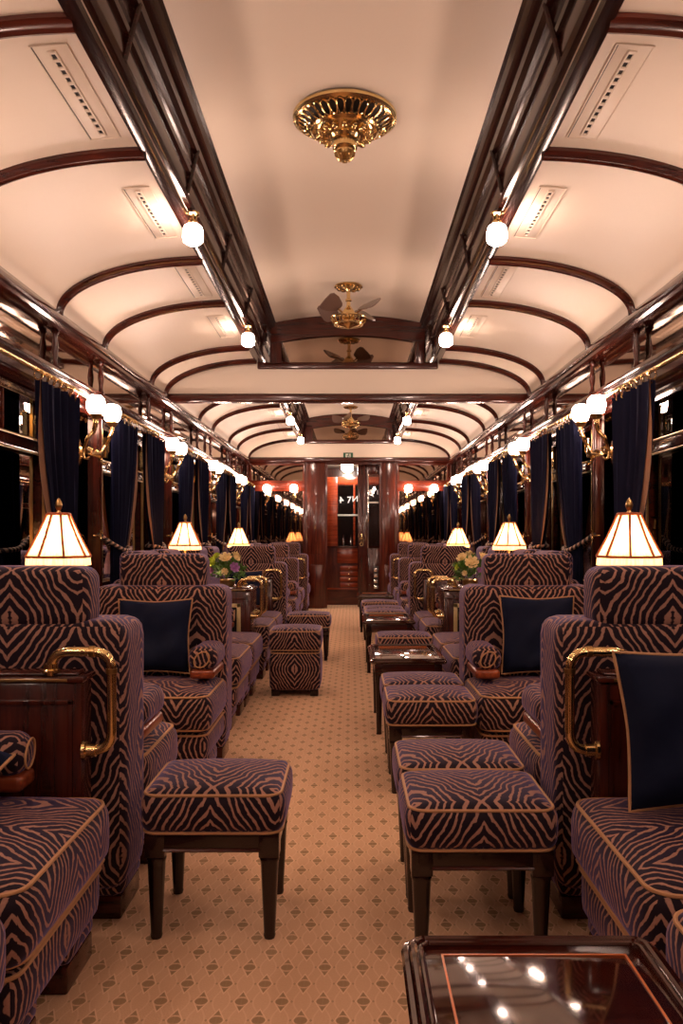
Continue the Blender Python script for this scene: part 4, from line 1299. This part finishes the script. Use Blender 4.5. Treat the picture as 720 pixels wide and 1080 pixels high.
# ---- footstools
def stool_stamp():
    r = empty('footstool')
    w, d = 0.168, 0.155
    cu = link('cushion', rbox(-w, w, -d, d, 0.252, 0.352, 0.030, dome=0.016, n=14, bulge=0.006), M['zebra'], r, boxuv=True)
    pipe(cu, 'top_piping', -w+0.006, w-0.006, -d+0.006, d-0.006, 0.036, 0.344, 0.0038)
    pipe(cu, 'bottom_piping', -w+0.004, w-0.004, -d+0.004, d-0.004, 0.036, 0.257, 0.0034)
    b = bmesh.new()
    q = 0.012
    for x0, x1, y0, y1 in ((-w+q, w-q, -d+q, -d+q+0.018), (-w+q, w-q, d-q-0.018, d-q), (-w+q, -w+q+0.018, -d+q, d-q), (w-q-0.018, w-q, -d+q, d-q)):
        box(x0, x1, y0, y1, 0.212, 0.254, 0.002, bm=b)
    link('apron', b, M['leg'], r)
    for sy in (-1, 1): link('bead', tube([(-w+0.055, sy*(d-q), 0.214), (w-0.055, sy*(d-q), 0.214)], 0.0045, 8), M['wood_x'], r)
    for sx in (-1, 1):
        for sy in (-1, 1):
            cx, cy = sx*(w-q-0.022), sy*(d-q-0.022)
            b = box(cx-0.024, cx+0.024, cy-0.024, cy+0.024, 0.196, 0.254, 0.003)
            lathe([(0.022, 0.196), (0.024, 0.190), (0.022, 0.183), (0.0215, 0.178), (0.0135, 0.012), (0.0145, 0.008), (0.0125, 0.0), (0.0, 0.0)], 20, bm=b, c=(cx, cy, 0), wob=lambda k, z: (1-0.05*(k % 2)) if 0.01 < z < 0.18 else 1)
            link('leg', b, M['leg'], r)
    return Stamp(r)
ST = stool_stamp()
for (x, y, lb) in ((-0.303, 2.055, 'zebra footstool standing alone in the left foreground'),
                   (0.316, 1.950, 'zebra footstool nearest the camera on the right, behind the glossy table'),
                   (0.316, 2.268, 'zebra footstool touching the back of the nearest right footstool'),
                   (0.322, 3.145, 'front one of the middle pair of zebra footstools on the right'),
                   (0.322, 3.462, 'rear one of the middle pair of zebra footstools, before the middle table'),
                   (0.348, 5.02, 'zebra footstool right behind the middle glossy table'),
                   (0.300, 6.62, 'distant zebra footstool on the right just beyond the second small table'),
                   (0.300, 6.95, 'distant zebra footstool, second beyond the small table on the right'),
                   (0.290, 7.60, 'farthest zebra footstool on the right, before the last table'),
                   (-0.303, 6.37, 'distant zebra footstool with visible legs on the left of the aisle')):
    ST.place((x, y, 0), 0, lb, 'footstool', 'zebra footstools')

# ---- block ottoman
r = empty('ottoman', (-0.310, 5.0, 0))
tag(r, 'boxy two tier zebra ottoman reaching the floor on the left', 'ottoman')
cu = link('cushion', rbox(-0.155, 0.155, -0.17, 0.17, 0.268, 0.395, 0.032, dome=0.016, n=12, bulge=0.004), M['zebra'], r, boxuv=True)
pipe(cu, 'top_piping', -0.150, 0.150, -0.165, 0.165, 0.036, 0.386, 0.0038)
pipe(cu, 'bottom_piping', -0.150, 0.150, -0.165, 0.165, 0.036, 0.275, 0.0034)
bo = link('body', rbox(-0.150, 0.150, -0.165, 0.165, 0.035, 0.265, 0.030, n=12, bulge=0.006), M['zebra'], r, boxuv=True)
pipe(bo, 'body_piping', -0.146, 0.146, -0.161, 0.161, 0.034, 0.258, 0.0034)
for sx in (-1, 1):
    for sy in (-1, 1): link('foot', box(sx*0.115-0.025, sx*0.115+0.025, sy*0.125-0.025, sy*0.125+0.025, 0.0, 0.045, 0.005), M['leg'], r)

# ---- low glossy tables
M['gloss'] = wood('glossy_table_mahogany', lin((0.15, 0.05, 0.035)), lin((0.26, 0.09, 0.055)), rough=0.09, coat=0.8, axis='X')
def table_stamp():
    r = empty('low_table')
    w, d, t = 0.177, 0.275, 0.362
    link('table_top', box(-w+0.004, w-0.004, -d+0.004, d-0.004, t-0.022, t-0.003, 0.002), M['gloss'], r)
    b = bmesh.new()
    for off, z, rad in ((0.0, t-0.012, 0.009), (0.009, t-0.002, 0.007), (0.019, t-0.002, 0.0045)):
        tube(rrect(-w+off, w-off, -d+off, d-off, max(0.012, 0.024-off*0.5), z, 5), rad, 9, closed=True, bm=b)
    link('raised_rim', b, M['gloss'], r)
    b = bmesh.new(); i = 0.046; q = 0.0016
    for x0, x1, y0, y1 in ((-w+i, w-i, -d+i, -d+i+2*q), (-w+i, w-i, d-i-2*q, d-i), (-w+i, -w+i+2*q, -d+i, d-i), (w-i-2*q, w-i, -d+i, d-i)):
        box(x0, x1, y0, y1, t-0.0032, t-0.0022, bm=b)
    link('inlay_line', b, M['inlay'], r, smooth=False)
    b = bmesh.new(); q = 0.016
    for x0, x1, y0, y1 in ((-w+q, w-q, -d+q, -d+q+0.016), (-w+q, w-q, d-q-0.016, d-q), (-w+q, -w+q+0.016, -d+q, d-q), (w-q-0.016, w-q, -d+q, d-q)):
        box(x0, x1, y0, y1, t-0.078, t-0.02, 0.002, bm=b)
    link('apron', b, M['wood_x'], r)
    for sx in (-1, 1):
        for sy in (-1, 1):
            cx, cy = sx*(w-0.036), sy*(d-0.036)
            b = box(cx-0.020, cx+0.020, cy-0.020, cy+0.020, t-0.10, t-0.02, 0.003)
            lathe([(0.020, t-0.098), (0.017, t-0.115), (0.012, 0.01), (0.014, 0.0), (0.0, 0.0)], 16, bm=b, c=(cx, cy, 0))
            link('leg', b, M['leg'], r)
    return Stamp(r)
TT = table_stamp()
for x, y, lb in ((0.282, 0.925, 'glossy mahogany low table with orange inlay in the right foreground'),
                 (0.300, 4.165, 'glossy low table between the footstools halfway along the right'),
                 (0.290, 5.93, 'second small glossy table, beyond the middle right footstool'),
                 (0.270, 8.35, 'farthest dark low table on the right near the doorway')):
    TT.place((x, y, 0), 0, lb, 'low table', 'low glossy tables')

# ---- pillows
def pillow_bm(w, h, th, seed):
    rnd = random.Random(seed)
    b = bmesh.new(); n = 18
    ph = [rnd.uniform(0, 6) for _ in range(4)]
    front = []; back = []
    for i in range(n+1):
        fr, bk = [], []
        for j in range(n+1):
            u, v = -1+2*i/n, -1+2*j/n
            pin = 1 - 0.085*(1-abs(u)**1.5)*abs(v)**3
            pinv = 1 - 0.085*(1-abs(v)**1.5)*abs(u)**3
            x, z = u*w*pinv, v*h*pin
            t = th*((1-u**4)*(1-v**4))**0.55
            wr = 0.007*(sin(u*5+ph[0]+v*2)+sin(v*6+ph[1]-u*3)+0.6*sin(u*9-v*7+ph[2]))*(1-u**4)*(1-v**4)
            fr.append((x, -t-wr, z)); bk.append((x, t*0.8, z))
        front.append(fr); back.append(bk)
    V = {}
    def vert(p):
        k = tuple(round(q, 6) for q in p)
        if k not in V: V[k] = b.verts.new(p)
        return V[k]
    for g, flip in ((front, False), (back, True)):
        for i in range(n):
            for j in range(n):
                q = [vert(g[i][j]), vert(g[i+1][j]), vert(g[i+1][j+1]), vert(g[i][j+1])]
                if len(set(q)) < 3: continue
                if flip: q = q[::-1]
                try: b.faces.new(q)
                except ValueError: pass
    rim = [front[i][0] for i in range(n)] + [front[n][j] for j in range(n)] + [front[i][n] for i in range(n, 0, -1)] + [front[0][j] for j in range(n, 0, -1)]
    return b, rim
def pillow(loc, w, h, tilt, rz, seed, label, roll=0.0):
    r = empty('pillow', loc); r.rotation_euler = (tilt, roll, rz)
    tag(r, label, 'pillow', 'navy velvet pillows')
    b, rim = pillow_bm(w, h, 0.062, seed)
    link('cover', b, M['navy'], r)
    link('piping', tube(rim, 0.0040, 7, closed=True), M['piping'], r)
    return r
pillow((-0.778, 3.322, 0.545), 0.150, 0.152, R(-14), R(3), 2, 'navy velvet pillow resting on the left armchair that faces the camera')
pillow((0.785, 3.322, 0.550), 0.150, 0.160, R(-14), R(-5), 4, 'navy velvet pillow resting on the right armchair that faces the camera')
pillow((0.752, 1.690, 0.555), 0.165, 0.162, R(-12), R(-4), 6, 'large navy pillow with tan piping in the right foreground, leaning on the chair arm', roll=R(-3))
pillow((-0.860, 1.600, 0.440), 0.160, 0.150, R(-72), R(-4), 7, 'navy pillow lying flat, mostly cut off at the left edge of the picture')
pillow((-0.800, 6.33, 0.55), 0.14, 0.14, R(-12), R(6), 8, 'distant navy pillow just behind the left flowers')
